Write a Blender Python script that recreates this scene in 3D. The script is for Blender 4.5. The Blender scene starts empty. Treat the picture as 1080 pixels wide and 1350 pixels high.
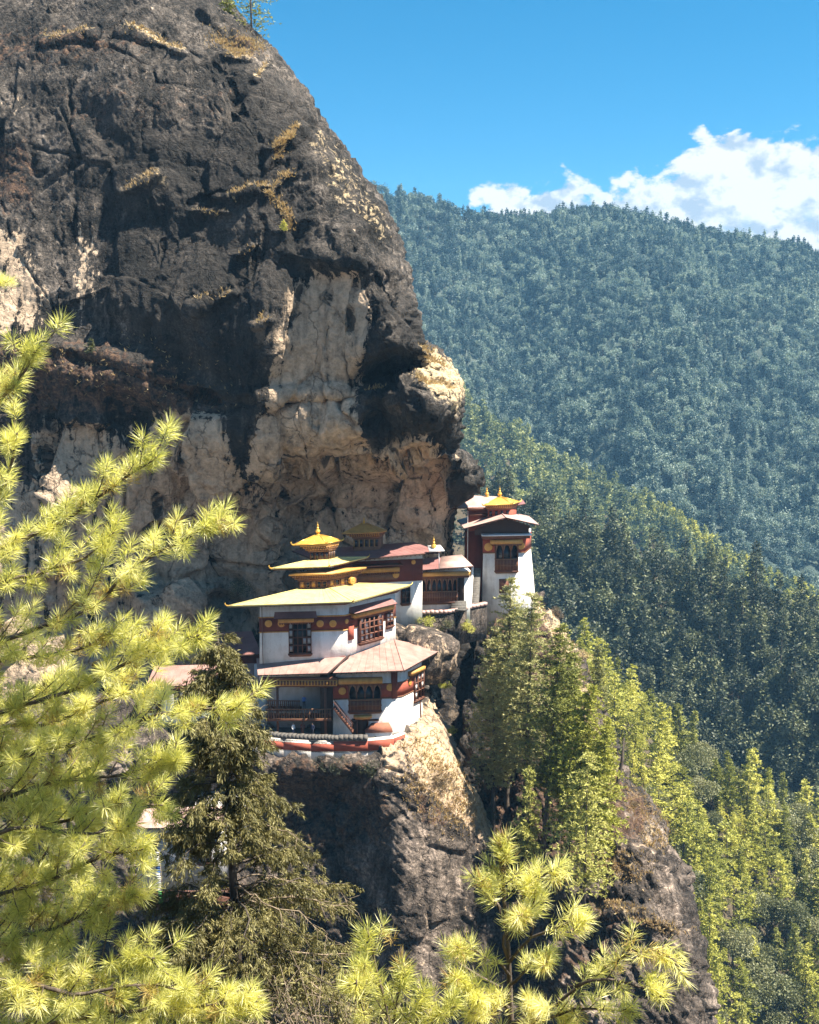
import bpy, math, random
import numpy as np
from mathutils import Vector
random.seed(7)
SC = bpy.context.scene
COL = SC.collection
# ------------------------------------------------------------------ camera
FPX = 1500.0                     # focal length in pixels of a 1080 x 1350 frame
PITCH = math.atan(175.0 / FPX)   # looking slightly down
cam_d = bpy.data.cameras.new("camera")
cam_d.sensor_fit = 'HORIZONTAL'; cam_d.sensor_width = 36.0; cam_d.lens = 36.0 * FPX / 1080.0
cam_d.clip_start = 0.5; cam_d.clip_end = 20000.0
cam = bpy.data.objects.new("camera", cam_d); COL.objects.link(cam)
cam.location = (0, 0, 0); cam.rotation_euler = (math.pi / 2 - PITCH, 0, 0)
SC.camera = cam
# ------------------------------------------------------------------ light
SUN_EL, SUN_AZ = math.radians(61), math.radians(101)      # azimuth clockwise from +Y
sun_dir = Vector((math.cos(SUN_EL) * math.sin(SUN_AZ), math.cos(SUN_EL) * math.cos(SUN_AZ), math.sin(SUN_EL)))
sl = bpy.data.lights.new("sun", 'SUN'); sl.energy = 4.6; sl.angle = math.radians(0.53); sl.color = (1.0, 0.90, 0.745)
so = bpy.data.objects.new("sun", sl); COL.objects.link(so)
so.rotation_euler = (-sun_dir).to_track_quat('-Z', 'Y').to_euler()
SC.view_settings.view_transform = 'Standard'; SC.view_settings.look = 'None'
SC.view_settings.exposure = 1.92; SC.view_settings.gamma = 1.0; SC.view_settings.use_curve_mapping = False
SC.cycles.max_bounces = 6; SC.cycles.diffuse_bounces = 4; SC.cycles.transparent_max_bounces = 8
SC.cycles.volume_bounces = 0; SC.cycles.caustics_reflective = False; SC.cycles.caustics_refractive = False
SC.cycles.use_denoising = True

def nn(nt, typ, **kw):
    n = nt.nodes.new(typ)
    for k, v in kw.items():
        if k.startswith('i_'):
            n.inputs[k[2:].replace('_', ' ')].default_value = v
        else:
            setattr(n, k, v)
    return n

def math_n(nt, op, a, b=None, c=None, clamp=False):
    n = nt.nodes.new('ShaderNodeMath'); n.operation = op; n.use_clamp = clamp
    for i, v in enumerate((a, b, c)):
        if v is None: continue
        if isinstance(v, (int, float)): n.inputs[i].default_value = v
        else: nt.links.new(v, n.inputs[i])
    return n.outputs[0]

def mix_c(nt, f, a, b, mode='MIX'):
    n = nt.nodes.new('ShaderNodeMix'); n.data_type = 'RGBA'; n.blend_type = mode
    for s, v in ((n.inputs[0], f), (n.inputs[6], a), (n.inputs[7], b)):
        if isinstance(v, (int, float)): s.default_value = v
        elif isinstance(v, tuple): s.default_value = (*v[:3], 1)
        else: nt.links.new(v, s)
    return n.outputs[2]

def ramp(nt, f, stops, interp='LINEAR'):
    n = nt.nodes.new('ShaderNodeValToRGB'); n.color_ramp.interpolation = interp
    el = n.color_ramp.elements
    while len(el) < len(stops): el.new(0.5)
    for e, (p, c) in zip(el, stops):
        e.position = p
        e.color = (c, c, c, 1) if isinstance(c, (int, float)) else (*c[:3], 1)
    nt.links.new(f, n.inputs[0])
    return n.outputs[0]

def noise(nt, vec, scale, detail=5, rough=0.55, dist=0.0):
    n = nt.nodes.new('ShaderNodeTexNoise'); n.inputs['Scale'].default_value = scale
    n.inputs['Detail'].default_value = detail; n.inputs['Roughness'].default_value = rough
    n.inputs['Distortion'].default_value = dist
    nt.links.new(vec, n.inputs['Vector'])
    return n.outputs[0]

# ------------------------------------------------------------------ sky with cumulus above the far ridge
W = bpy.data.worlds.new("World"); SC.world = W; W.use_nodes = True
nt = W.node_tree; nt.nodes.clear()
sky = nn(nt, 'ShaderNodeTexSky', sky_type='NISHITA', sun_disc=False)
sky.sun_elevation = SUN_EL; sky.sun_rotation = SUN_AZ; sky.altitude = 3000; sky.air_density = 1.0; sky.dust_density = 0.2; sky.ozone_density = 2.0
hs = nn(nt, 'ShaderNodeHueSaturation'); hs.inputs['Saturation'].default_value = 1.42; hs.inputs['Hue'].default_value = 0.482
hs.inputs['Value'].default_value = 0.92
nt.links.new(sky.outputs[0], hs.inputs['Color'])
bg = nn(nt, 'ShaderNodeBackground'); bg.inputs['Strength'].default_value = 0.053
nt.links.new(hs.outputs[0], bg.inputs['Color'])
tc = nn(nt, 'ShaderNodeTexCoord'); sep = nn(nt, 'ShaderNodeSeparateXYZ'); nt.links.new(tc.outputs['Generated'], sep.inputs[0])
ysafe = math_n(nt, 'MAXIMUM', sep.outputs[1], 0.05)
az = math_n(nt, 'DIVIDE', sep.outputs[0], ysafe)
hyp = math_n(nt, 'SQRT', math_n(nt, 'SUBTRACT', 1.0, math_n(nt, 'MULTIPLY', sep.outputs[2], sep.outputs[2])))
el_ = math_n(nt, 'DIVIDE', sep.outputs[2], hyp)
azn = math_n(nt, 'MULTIPLY_ADD', az, 0.5, 0.5)       # -1..1 -> 0..1
def azp(px): return ((px - 540) / FPX) * 0.5 + 0.5
top = ramp(nt, azn, [(0.0, .30), (azp(400), .05), (azp(590), .13), (azp(660), .155), (azp(740), .176), (azp(850), .174), (azp(905), .200),
                     (azp(960), .203), (azp(1005), .206), (azp(1050), .188), (azp(1130), .165), (azp(1300), .26)])
dirn = nn(nt, 'ShaderNodeMapping'); dirn.inputs['Scale'].default_value = (1, 1, 1.5); nt.links.new(tc.outputs['Generated'], dirn.inputs[0])
n1 = noise(nt, dirn.outputs[0], 18, 8, 0.55, 0.3)
n2 = noise(nt, dirn.outputs[0], 9, 7, 0.6, 0.5)
n3 = noise(nt, dirn.outputs[0], 62, 8, 0.6, 0.1)
edge = math_n(nt, 'ADD', math_n(nt, 'ADD', math_n(nt, 'SUBTRACT', top, el_), math_n(nt, 'MULTIPLY', math_n(nt, 'SUBTRACT', n3, 0.5), 0.03)), math_n(nt, 'MULTIPLY', math_n(nt, 'SUBTRACT', n1, 0.5), 0.135))
m = nt.nodes.new('ShaderNodeMapRange'); m.interpolation_type = 'SMOOTHSTEP'; nt.links.new(edge, m.inputs[0])
m.inputs[1].default_value = -0.001; m.inputs[2].default_value = 0.010
wisp = math_n(nt, 'MULTIPLY', ramp(nt, n2, [(.52, 0.0), (.62, 1.0)]), 0.25)
gap = math_n(nt, 'SUBTRACT', 1.0, math_n(nt, 'MULTIPLY', ramp(nt, n2, [(.34, 1.0), (.44, 0.0)]), 0.4))
cm = math_n(nt, 'MULTIPLY', m.outputs[0], gap)
# one small puff beside the cliff top
px_, py_ = (375 - 540) / FPX, (500 + 12) / FPX
d1 = math_n(nt, 'SUBTRACT', az, -0.118); d2 = math_n(nt, 'SUBTRACT', el_, 0.352)
dd = math_n(nt, 'SQRT', math_n(nt, 'ADD', math_n(nt, 'MULTIPLY', d1, d1), math_n(nt, 'MULTIPLY', d2, d2)))
puff = math_n(nt, 'SUBTRACT', math_n(nt, 'ADD', 0.021, math_n(nt, 'MULTIPLY', math_n(nt, 'SUBTRACT', n1, 0.5), 0.05)), dd)
m2 = nt.nodes.new('ShaderNodeMapRange'); m2.interpolation_type = 'SMOOTHSTEP'; nt.links.new(puff, m2.inputs[0])
m2.inputs[1].default_value = -0.004; m2.inputs[2].default_value = 0.012
cmask = math_n(nt, 'MAXIMUM', cm, math_n(nt, 'MULTIPLY', m2.outputs[0], 0.8))
offm = nn(nt, 'ShaderNodeMapping'); offm.inputs['Location'].default_value = (-.010, 0, -.014); nt.links.new(dirn.outputs[0], offm.inputs[0])
shade = math_n(nt, 'ADD', math_n(nt, 'MULTIPLY', math_n(nt, 'ADD', math_n(nt, 'SUBTRACT', n1, noise(nt, offm.outputs[0], 18, 8, 0.55, 0.3)), math_n(nt, 'MULTIPLY', math_n(nt, 'SUBTRACT', n3, noise(nt, offm.outputs[0], 62, 8, 0.6, 0.1)), .5)), 1.1), .52)     # sunny side against lee side of each billow
ccol = ramp(nt, shade, [(.36, (.50, .60, .72)), (.47, (.78, .83, .88)), (.54, (1, .985, .96))])
bgc = nn(nt, 'ShaderNodeBackground'); bgc.inputs['Strength'].default_value = 0.30; nt.links.new(ccol, bgc.inputs['Color'])
mx = nn(nt, 'ShaderNodeMixShader'); nt.links.new(cmask, mx.inputs[0]); nt.links.new(bg.outputs[0], mx.inputs[1]); nt.links.new(bgc.outputs[0], mx.inputs[2])
wo = nn(nt, 'ShaderNodeOutputWorld'); nt.links.new(mx.outputs[0], wo.inputs[0])

# ------------------------------------------------------------------ geometry helpers
CP, SP = math.cos(PITCH), math.sin(PITCH)
def ray(px, py):
    dx = (px - 540) / FPX; dv = (675 - py) / FPX
    return np.array([dx, CP + dv * SP, -SP + dv * CP])
def at(px, py, Y):
    r = ray(px, py); return r * (Y / r[1])
def onz(px, py, z):
    r = ray(px, py); return r * (z / r[2])
def at_np(px, py, Y):
    dx = (px - 540) / FPX; dv = (675 - py) / FPX
    ry = CP + dv * SP
    return np.stack([dx * Y / ry, Y + 0 * ry, (-SP + dv * CP) * Y / ry], -1)
def project(P):
    P = np.asarray(P, float)
    d = P[..., 1] * CP - P[..., 2] * SP
    v = P[..., 1] * SP + P[..., 2] * CP
    return 540 + FPX * P[..., 0] / d, 675 - FPX * v / d
def zof(px, py, Y): return float(at(px, py, Y)[2])

def make_mesh(name, V, faces, mats, smooth=False, mi=None, attrs=None):
    """faces: list of (n,k) int arrays, or one list of index lists"""
    me = bpy.data.meshes.new(name)
    V = np.ascontiguousarray(V, np.float32)
    if isinstance(faces, np.ndarray): faces = [faces]
    if len(faces) and isinstance(faces[0], np.ndarray):
        tot = np.concatenate([np.full(len(f), f.shape[1], np.int32) for f in faces])
        loops = np.concatenate([f.ravel() for f in faces]).astype(np.int32)
    else:
        tot = np.array([len(f) for f in faces], np.int32)
        loops = np.array([i for f in faces for i in f], np.int32)
    me.vertices.add(len(V)); me.vertices.foreach_set('co', V.ravel())
    me.loops.add(len(loops)); me.loops.foreach_set('vertex_index', loops)
    me.polygons.add(len(tot))
    st = np.zeros(len(tot), np.int32); st[1:] = np.cumsum(tot)[:-1]
    me.polygons.foreach_set('loop_start', st)
    try: me.polygons.foreach_set('loop_total', tot)
    except Exception: pass
    for m_ in mats: me.materials.append(m_)
    if mi is not None: me.polygons.foreach_set('material_index', np.asarray(mi, np.int32))
    if smooth: me.polygons.foreach_set('use_smooth', np.ones(len(tot), bool))
    for k, a in (attrs or {}).items():
        at_ = me.attributes.new(k, 'FLOAT', 'POINT'); at_.data.foreach_set('value', np.ascontiguousarray(a, np.float32))
    me.update(calc_edges=True)
    return me

def link(name, me, parent=None, loc=None):
    o = bpy.data.objects.new(name, me); COL.objects.link(o)
    if parent: o.parent = parent
    if loc is not None: o.location = loc
    return o
def tag(o, label=None, cat=None, group=None, kind=None):
    if label: o['label'] = label
    if cat: o['category'] = cat
    if group: o['group'] = group
    if kind: o['kind'] = kind
    return o
def empty(name, loc, label, cat, group=None):
    o = bpy.data.objects.new(name, None); COL.objects.link(o); o.location = loc; o.empty_display_size = 0.3
    return tag(o, label, cat, group)

class MB:
    """mesh builder in world coordinates; build() subtracts the thing's base"""
    def __init__(s): s.V = []; s.F = []; s.M = []
    def poly(s, pts, m=0):
        b = len(s.V); s.V += [tuple(p) for p in pts]; s.F.append(list(range(b, b + len(pts)))); s.M.append(m)
    def loft(s, A, B, m=0, capA=False, capB=False, closed=True):
        n = len(A); b = len(s.V); s.V += [tuple(p) for p in A] + [tuple(p) for p in B]
        for i in range(n if closed else n - 1):
            j = (i + 1) % n
            s.F.append([b + i, b + j, b + n + j, b + n + i]); s.M.append(m)
        if capA: s.F.append([b + i for i in range(n)][::-1]); s.M.append(m)
        if capB: s.F.append([b + n + i for i in range(n)]); s.M.append(m)
    def box(s, o, u, n, z0, z1, s0, s1, d0, d1, m=0):
        up = np.array([0, 0, 1.0])
        q = lambda a, d, z: np.array([o[0], o[1], 0]) + u * a + n * d + up * z
        s.loft([q(s0, d0, z0), q(s1, d0, z0), q(s1, d1, z0), q(s0, d1, z0)],
               [q(s0, d0, z1), q(s1, d0, z1), q(s1, d1, z1), q(s0, d1, z1)], m, True, True)
    def tube(s, pts, rad, k=6, m=0):
        pts = [np.asarray(p, float) for p in pts]
        if isinstance(rad, (int, float)): rad = [rad] * len(pts)
        rings = []
        for i, p in enumerate(pts):
            t = pts[min(i + 1, len(pts) - 1)] - pts[max(i - 1, 0)]; t = t / (np.linalg.norm(t) + 1e-9)
            a = np.cross(t, [0.31, 0.2, 0.93] if abs(t[2]) < .9 else [1.0, 0, 0]); a /= np.linalg.norm(a); c = np.cross(t, a)
            rings.append([p + rad[i] * (math.cos(2 * math.pi * j / k) * a + math.sin(2 * math.pi * j / k) * c) for j in range(k)])
        b = len(s.V)
        for r in rings: s.V += [tuple(q) for q in r]
        for i in range(len(rings) - 1):
            for j in range(k):
                s.F.append([b + i * k + j, b + i * k + (j + 1) % k, b + (i + 1) * k + (j + 1) % k, b + (i + 1) * k + j]); s.M.append(m)
        s.F.append([b + j for j in range(k)][::-1]); s.M.append(m)
        s.F.append([b + (len(rings) - 1) * k + j for j in range(k)]); s.M.append(m)
    def lathe(s, c, prof, k=12, m=0):
        c = np.asarray(c, float)
        rings = [[c + np.array([r * math.cos(2 * math.pi * j / k), r * math.sin(2 * math.pi * j / k), z]) for j in range(k)] for r, z in prof]
        for a, b in zip(rings[:-1], rings[1:]): s.loft(a, b, m)
        s.poly(rings[-1], m); s.poly(rings[0][::-1], m)
    def build(s, name, mats, parent, base=(0, 0, 0), smooth=False):
        V = np.array(s.V, float) - np.asarray(base, float)
        me = make_mesh(name, V, s.F, mats if isinstance(mats, (list, tuple)) else [mats], smooth, s.M)
        return link(name, me, parent)

# ------------------------------------------------------------------ numpy noise
_rng = np.random.RandomState(3)
_perm = _rng.permutation(256); _perm = np.concatenate([_perm, _perm, _perm])
_grad = _rng.normal(size=(256, 3)); _grad /= np.linalg.norm(_grad, axis=1)[:, None]
def perlin(P):
    P = np.asarray(P, float); i = np.floor(P).astype(int); f = P - i; i &= 255
    u = f * f * f * (f * (f * 6 - 15) + 10)
    out = 0
    for dx in (0, 1):
        for dy in (0, 1):
            for dz in (0, 1):
                h = _perm[_perm[_perm[(i[..., 0] + dx) & 255] + ((i[..., 1] + dy) & 255)] + ((i[..., 2] + dz) & 255)]
                g = _grad[h]
                d = g[..., 0] * (f[..., 0] - dx) + g[..., 1] * (f[..., 1] - dy) + g[..., 2] * (f[..., 2] - dz)
                w = (u[..., 0] if dx else 1 - u[..., 0]) * (u[..., 1] if dy else 1 - u[..., 1]) * (u[..., 2] if dz else 1 - u[..., 2])
                out = out + d * w
    return out * 1.6
def fbm(P, o=4, g=0.5, l=2.03):
    a, s, t = 1.0, 0, 0
    P = np.asarray(P, float)
    for k in range(o):
        s = s + a * perlin(P); t += a; a *= g; P = P * l + 17.3
    return s / t
def ridged(P, o=4, g=0.5):
    a, s, t = 1.0, 0, 0
    P = np.asarray(P, float)
    for k in range(o):
        s = s + a * (1 - np.abs(perlin(P)) * 1.6); t += a; a *= g; P = P * 2.07 + 31.7
    return s / t
def worley(P):
    """F1, F2 and the id hash of the nearest cell"""
    P = np.asarray(P, float); c = np.floor(P).astype(int)
    f1 = np.full(P.shape[:-1], 9.0); f2 = f1.copy(); idv = np.zeros(P.shape[:-1]); fac = idv.copy()
    for dx in (-1, 0, 1):
        for dy in (-1, 0, 1):
            for dz in (-1, 0, 1):
                q = c + np.array([dx, dy, dz]); qq = q & 255
                h = _perm[_perm[_perm[qq[..., 0]] + qq[..., 1]] + qq[..., 2]]
                fp = q + 0.5 + 0.42 * _grad[h]
                d = np.linalg.norm(P - fp, axis=-1)
                lt = d < f1
                f2 = np.where(lt, f1, np.minimum(f2, d)); idv = np.where(lt, h / 255.0, idv); fac = np.where(lt, ((P - fp) * _grad[(h + 91) & 255]).sum(-1), fac); f1 = np.where(lt, d, f1)
    return f1, f2, idv, fac
def sstep(a, b, x):
    t = np.clip((x - a) / (b - a), 0, 1); return t * t * (3 - 2 * t)
def grid_faces(r, c):
    i = np.arange(r * c).reshape(r, c)
    return np.stack([i[:-1, :-1].ravel(), i[:-1, 1:].ravel(), i[1:, 1:].ravel(), i[1:, :-1].ravel()], -1)
def grid_normals(P):
    du = np.gradient(P, axis=1); dv = np.gradient(P, axis=0)
    n = np.cross(du, dv); n /= np.linalg.norm(n, axis=-1)[..., None] + 1e-9
    return n
def cubic(xs, ys, x):
    """smooth monotone-ish interpolation (Catmull-Rom on uneven knots), ys (n,) or (n,m)"""
    xs = np.asarray(xs, float); ys = np.asarray(ys, float); x = np.asarray(x, float)
    m = np.gradient(ys, xs, axis=0)
    i = np.clip(np.searchsorted(xs, x) - 1, 0, len(xs) - 2)
    h = xs[i + 1] - xs[i]; t = np.clip((x - xs[i]) / h, 0, 1)
    if ys.ndim == 2: t = t[..., None]; h = h[..., None]
    return ((2 * t**3 - 3 * t**2 + 1) * ys[i] + (t**3 - 2 * t**2 + t) * h * m[i] + (-2 * t**3 + 3 * t**2) * ys[i + 1] + (t**3 - t**2) * h * m[i + 1])
# ------------------------------------------------------------------ materials
def new_mat(name):
    m = bpy.data.materials.new(name); m.use_nodes = True
    t = m.node_tree; b = t.nodes['Principled BSDF']
    return m, t, b
def objco(t):
    return t.nodes.new('ShaderNodeNewGeometry').outputs['Position']
def bump(t, b, h, strength, dist):
    n = t.nodes.new('ShaderNodeBump'); n.inputs['Strength'].default_value = strength; n.inputs['Distance'].default_value = dist
    t.links.new(h, n.inputs['Height']); t.links.new(n.outputs[0], b.inputs['Normal'])
def scaled(t, v, s, rot=(0, 0, 0)):
    n = t.nodes.new('ShaderNodeMapping'); n.inputs['Scale'].default_value = s; n.inputs['Rotation'].default_value = rot
    t.links.new(v, n.inputs[0]); return n.outputs[0]

def paint(name, c1, c2, scale=1.2, rough=0.8, metal=0.0, streak=0.5, bumpd=0.01, contrast=(0.38, 0.66)):
    """weathered painted surface: blotches plus vertical runs"""
    m, t, b = new_mat(name); p = objco(t)
    a = noise(t, p, scale, 6, 0.6); s = noise(t, scaled(t, p, (1.4, 1.4, 0.22)), 1.0, 6, 0.62)
    f = math_n(t, 'ADD', math_n(t, 'MULTIPLY', a, 1 - streak), math_n(t, 'MULTIPLY', s, streak))
    col = mix_c(t, ramp(t, f, [(contrast[0], 0.0), (contrast[1], 1.0)]), c1, c2)
    fine = noise(t, p, 9.0, 3, 0.6)
    col = mix_c(t, 0.35, col, mix_c(t, fine, (.55, .55, .55), (1.25, 1.25, 1.25)), 'MULTIPLY')
    t.links.new(col, b.inputs['Base Color']); b.inputs['Roughness'].default_value = rough; b.inputs['Metallic'].default_value = metal
    bump(t, b, noise(t, p, 5, 5, 0.6), 0.5, bumpd)
    return m
M = {}
M['plaster'] = paint('lime_plaster', (.88, .86, .83), (.52, .47, .42), 0.9, 0.9, 0, 0.6, 0.05, (0.47, 0.72))
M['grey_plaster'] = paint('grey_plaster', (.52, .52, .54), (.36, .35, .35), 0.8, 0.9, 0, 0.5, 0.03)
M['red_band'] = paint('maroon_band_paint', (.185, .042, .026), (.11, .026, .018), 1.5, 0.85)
M['red_bright'] = paint('red_ochre_paint', (.36, .085, .05), (.24, .055, .035), 1.5, 0.85)
M['wood'] = paint('dark_carved_wood', (.15, .052, .026), (.075, .028, .016), 2.5, 0.7)
M['wood_light'] = paint('painted_brown_wood', (.24, .115, .055), (.14, .06, .03), 3.0, 0.7)
M['ochre'] = paint('ochre_painted_beam', (.60, .33, .085), (.42, .20, .05), 2.0, 0.6)
M['gold_disc'] = paint('gilt_medallion', (.68, .37, .09), (.52, .26, .06), 3.0, 0.45, 0.15)
M['yellow_roof'] = paint('pale_yellow_roof_sheet', (.68, .58, .24), (.47, .37, .15), 0.9, 0.5, 0.05, 0.25, 0.02, (.42, .72))
M['gold'] = paint('gilded_copper', (.86, .55, .12), (.70, .40, .07), 2.0, 0.34, 0.55)
M['red_roof'] = paint('faded_red_roof_sheet', (.37, .235, .205), (.22, .12, .10), 0.7, 0.55, 0.0, 0.3, 0.02, (.40, .70))
M['maroon_roof'] = paint('maroon_roof_sheet', (.30, .145, .135), (.18, .085, .08), 0.4, 0.5, 0.0, 0.3, 0.02)
M['grey_roof'] = paint('brown_slate_roof', (.24, .18, .13), (.13, .10, .08), 0.9, 0.6)
M['pale_roof'] = paint('pale_pinkish_roof_sheet', (.52, .38, .34), (.34, .20, .18), 0.5, 0.5, 0.0, 0.3)
M['white_sheet'] = paint('white_painted_sheet', (.82, .82, .82), (.65, .64, .64), 1.0, 0.5)
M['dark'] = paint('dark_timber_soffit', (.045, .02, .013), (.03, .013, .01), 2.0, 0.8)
M['glass'] = paint('dark_window_pane', (.02, .018, .02), (.035, .03, .03), 2.0, 0.25)
M['paper'] = paint('white_window_panel', (.80, .78, .76), (.65, .62, .60), 2.0, 0.5)
M['coping'] = paint('dark_stone_coping', (.13, .12, .11), (.07, .065, .06), 3.0, 0.9, 0, 0.2, 0.05)
M['terracotta'] = paint('terracotta_tile', (.30, .11, .06), (.2, .07, .045), 4.0, 0.8)
M['rust'] = paint('rusty_downpipe', (.16, .07, .045), (.1, .045, .03), 3, 0.6)
M['skin'] = paint('skin', (.42, .24, .16), (.38, .21, .14), 3, 0.6)
M['hair'] = paint('black_hair', (.015, .012, .01), (.02, .016, .012), 3, 0.6)
for k, c in dict(cloth_blue=(.05, .13, .36), cloth_dark=(.02, .025, .05), cloth_white=(.75, .75, .76), cloth_maroon=(.22, .03, .03), cloth_green=(.05, .3, .09), cloth_yellow=(.7, .5, .06)).items():
    M[k] = paint(k, c, tuple(x * .75 for x in c), 3, 0.9)

def bark(name, c1, c2):
    m, t, b = new_mat(name); p = objco(t)
    f = noise(t, scaled(t, p, (6, 6, 1.2)), 2.0, 6, 0.65)
    t.links.new(mix_c(t, ramp(t, f, [(.35, 0.0), (.65, 1.0)]), c1, c2), b.inputs['Base Color'])
    b.inputs['Roughness'].default_value = 0.95; bump(t, b, f, 0.8, 0.03)
    return m
M['bark'] = bark('pine_bark', (.05, .038, .03), (.16, .125, .10))
M['bark_dark'] = bark('cypress_bark', (.028, .022, .018), (.10, .08, .065))
M['twig'] = bark('dry_twig', (.16, .12, .085), (.30, .24, .17))

def leaf(name, c1, c2, c3, trans=0.4, nscale=0.5, rnd=0.5, rough=0.6, tmul=1.0, gl=0.03):
    """foliage: colour varies over the plant and from plant to plant; part of the light passes through"""
    m, t, b = new_mat(name); t.nodes.remove(b); p = objco(t)
    oi = t.nodes.new('ShaderNodeObjectInfo'); geo = t.nodes.new('ShaderNodeNewGeometry')
    a = noise(t, p, nscale, 4, 0.6)
    f = math_n(t, 'ADD', math_n(t, 'MULTIPLY', a, 1.0), math_n(t, 'MULTIPLY', math_n(t, 'SUBTRACT', oi.outputs['Random'], 0.5), rnd))
    f = math_n(t, 'ADD', f, math_n(t, 'MULTIPLY', math_n(t, 'SUBTRACT', geo.outputs['Random Per Island'], 0.5), 0.35))
    col = ramp(t, f, [(.22, c1), (.5, c2), (.78, c3)])
    d = t.nodes.new('ShaderNodeBsdfDiffuse'); tr = t.nodes.new('ShaderNodeBsdfTranslucent'); g = t.nodes.new('ShaderNodeBsdfGlossy')
    g.inputs['Roughness'].default_value = rough; g.inputs['Color'].default_value = (1, 1, 1, 1)
    t.links.new(col, d.inputs[0]); t.links.new(mix_c(t, 1.0, col, (1.15 * tmul, 1.1 * tmul, .75 * tmul), 'MULTIPLY'), tr.inputs[0])
    m1 = t.nodes.new('ShaderNodeMixShader'); m1.inputs[0].default_value = trans; t.links.new(d.outputs[0], m1.inputs[1]); t.links.new(tr.outputs[0], m1.inputs[2])
    m2 = t.nodes.new('ShaderNodeMixShader'); m2.inputs[0].default_value = gl; t.links.new(m1.outputs[0], m2.inputs[1]); t.links.new(g.outputs[0], m2.inputs[2])
    t.links.new(m2.outputs[0], t.nodes['Material Output'].inputs[0])
    return m
M['needle'] = leaf('long_pine_needles', (.30, .33, .09), (.68, .68, .22), (.90, .88, .50), 0.58, 1.3, 0.2, 0.5, 1.15, 0.055)
M['needle_old'] = leaf('old_pine_needles', (.30, .19, .06), (.42, .31, .10), (.52, .44, .15), 0.4, 1.3, 0.2)
M['cypress'] = leaf('cypress_sprays', (.065, .063, .02), (.175, .16, .052), (.38, .33, .13), 0.2, 0.9, 0.2)
M['pine_mid'] = leaf('pine_foliage', (.12, .14, .035), (.28, .30, .07), (.52, .51, .15), 0.18, 0.35, 0.4)
M['pine_blue'] = leaf('grey_green_pine_foliage', (.15, .165, .06), (.30, .31, .12), (.50, .48, .22), 0.18, 0.35, 0.4)
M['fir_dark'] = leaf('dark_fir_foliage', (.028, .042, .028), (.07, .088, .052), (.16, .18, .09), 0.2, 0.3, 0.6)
M['pine_light'] = leaf('sunlit_pine_foliage', (.15, .17, .025), (.36, .375, .06), (.62, .60, .15), 0.22, 0.2, 0.5)
M['broad_grey'] = leaf('oak_foliage', (.10, .115, .05), (.18, .195, .09), (.30, .30, .17), 0.3, 0.25, 0.6)
M['forest'] = leaf('far_forest_foliage', (.028, .060, .064), (.095, .150, .145), (.26, .33, .28), 0.25, 0.012, 0.8)  # bluish: part of the distance haze is put into this leaf colour
M['forest_light'] = leaf('spur_forest_foliage', (.09, .125, .06), (.18, .215, .09), (.33, .36, .14), 0.3, 0.012, 0.7)
M['dry_grass'] = leaf('dry_grass_blades', (.30, .20, .10), (.48, .36, .19), (.64, .52, .31), 0.3, 1.5, 0.3)
M['shrub'] = leaf('shrub_leaves', (.03, .04, .02), (.06, .075, .03), (.12, .13, .055), 0.3, 1.0, 0.5)
M['shrub_dry'] = leaf('dry_shrub_twigs', (.07, .045, .03), (.13, .09, .055), (.22, .17, .10), 0.2, 1.0, 0.5)

def ground_mat(name, c1, c2, c3, sc=0.05, c4=(.10, .075, .05)):
    m, t, b = new_mat(name); p = objco(t)
    f = noise(t, p, sc, 8, 0.6); g = noise(t, p, sc * 14, 5, 0.6)
    col = mix_c(t, g, ramp(t, f, [(.3, c1), (.5, c2), (.7, c3)]), c4)
    t.links.new(col, b.inputs['Base Color']); b.inputs['Roughness'].default_value = 1.0; bump(t, b, g, 0.8, 0.6)
    return m
M['soil_forest'] = ground_mat('forest_floor', (.02, .026, .014), (.035, .036, .02), (.06, .05, .03))
M['soil_far'] = ground_mat('far_forest_floor', (.03, .05, .04), (.045, .065, .05), (.08, .09, .07), 0.011, (.045, .065, .055))

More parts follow.
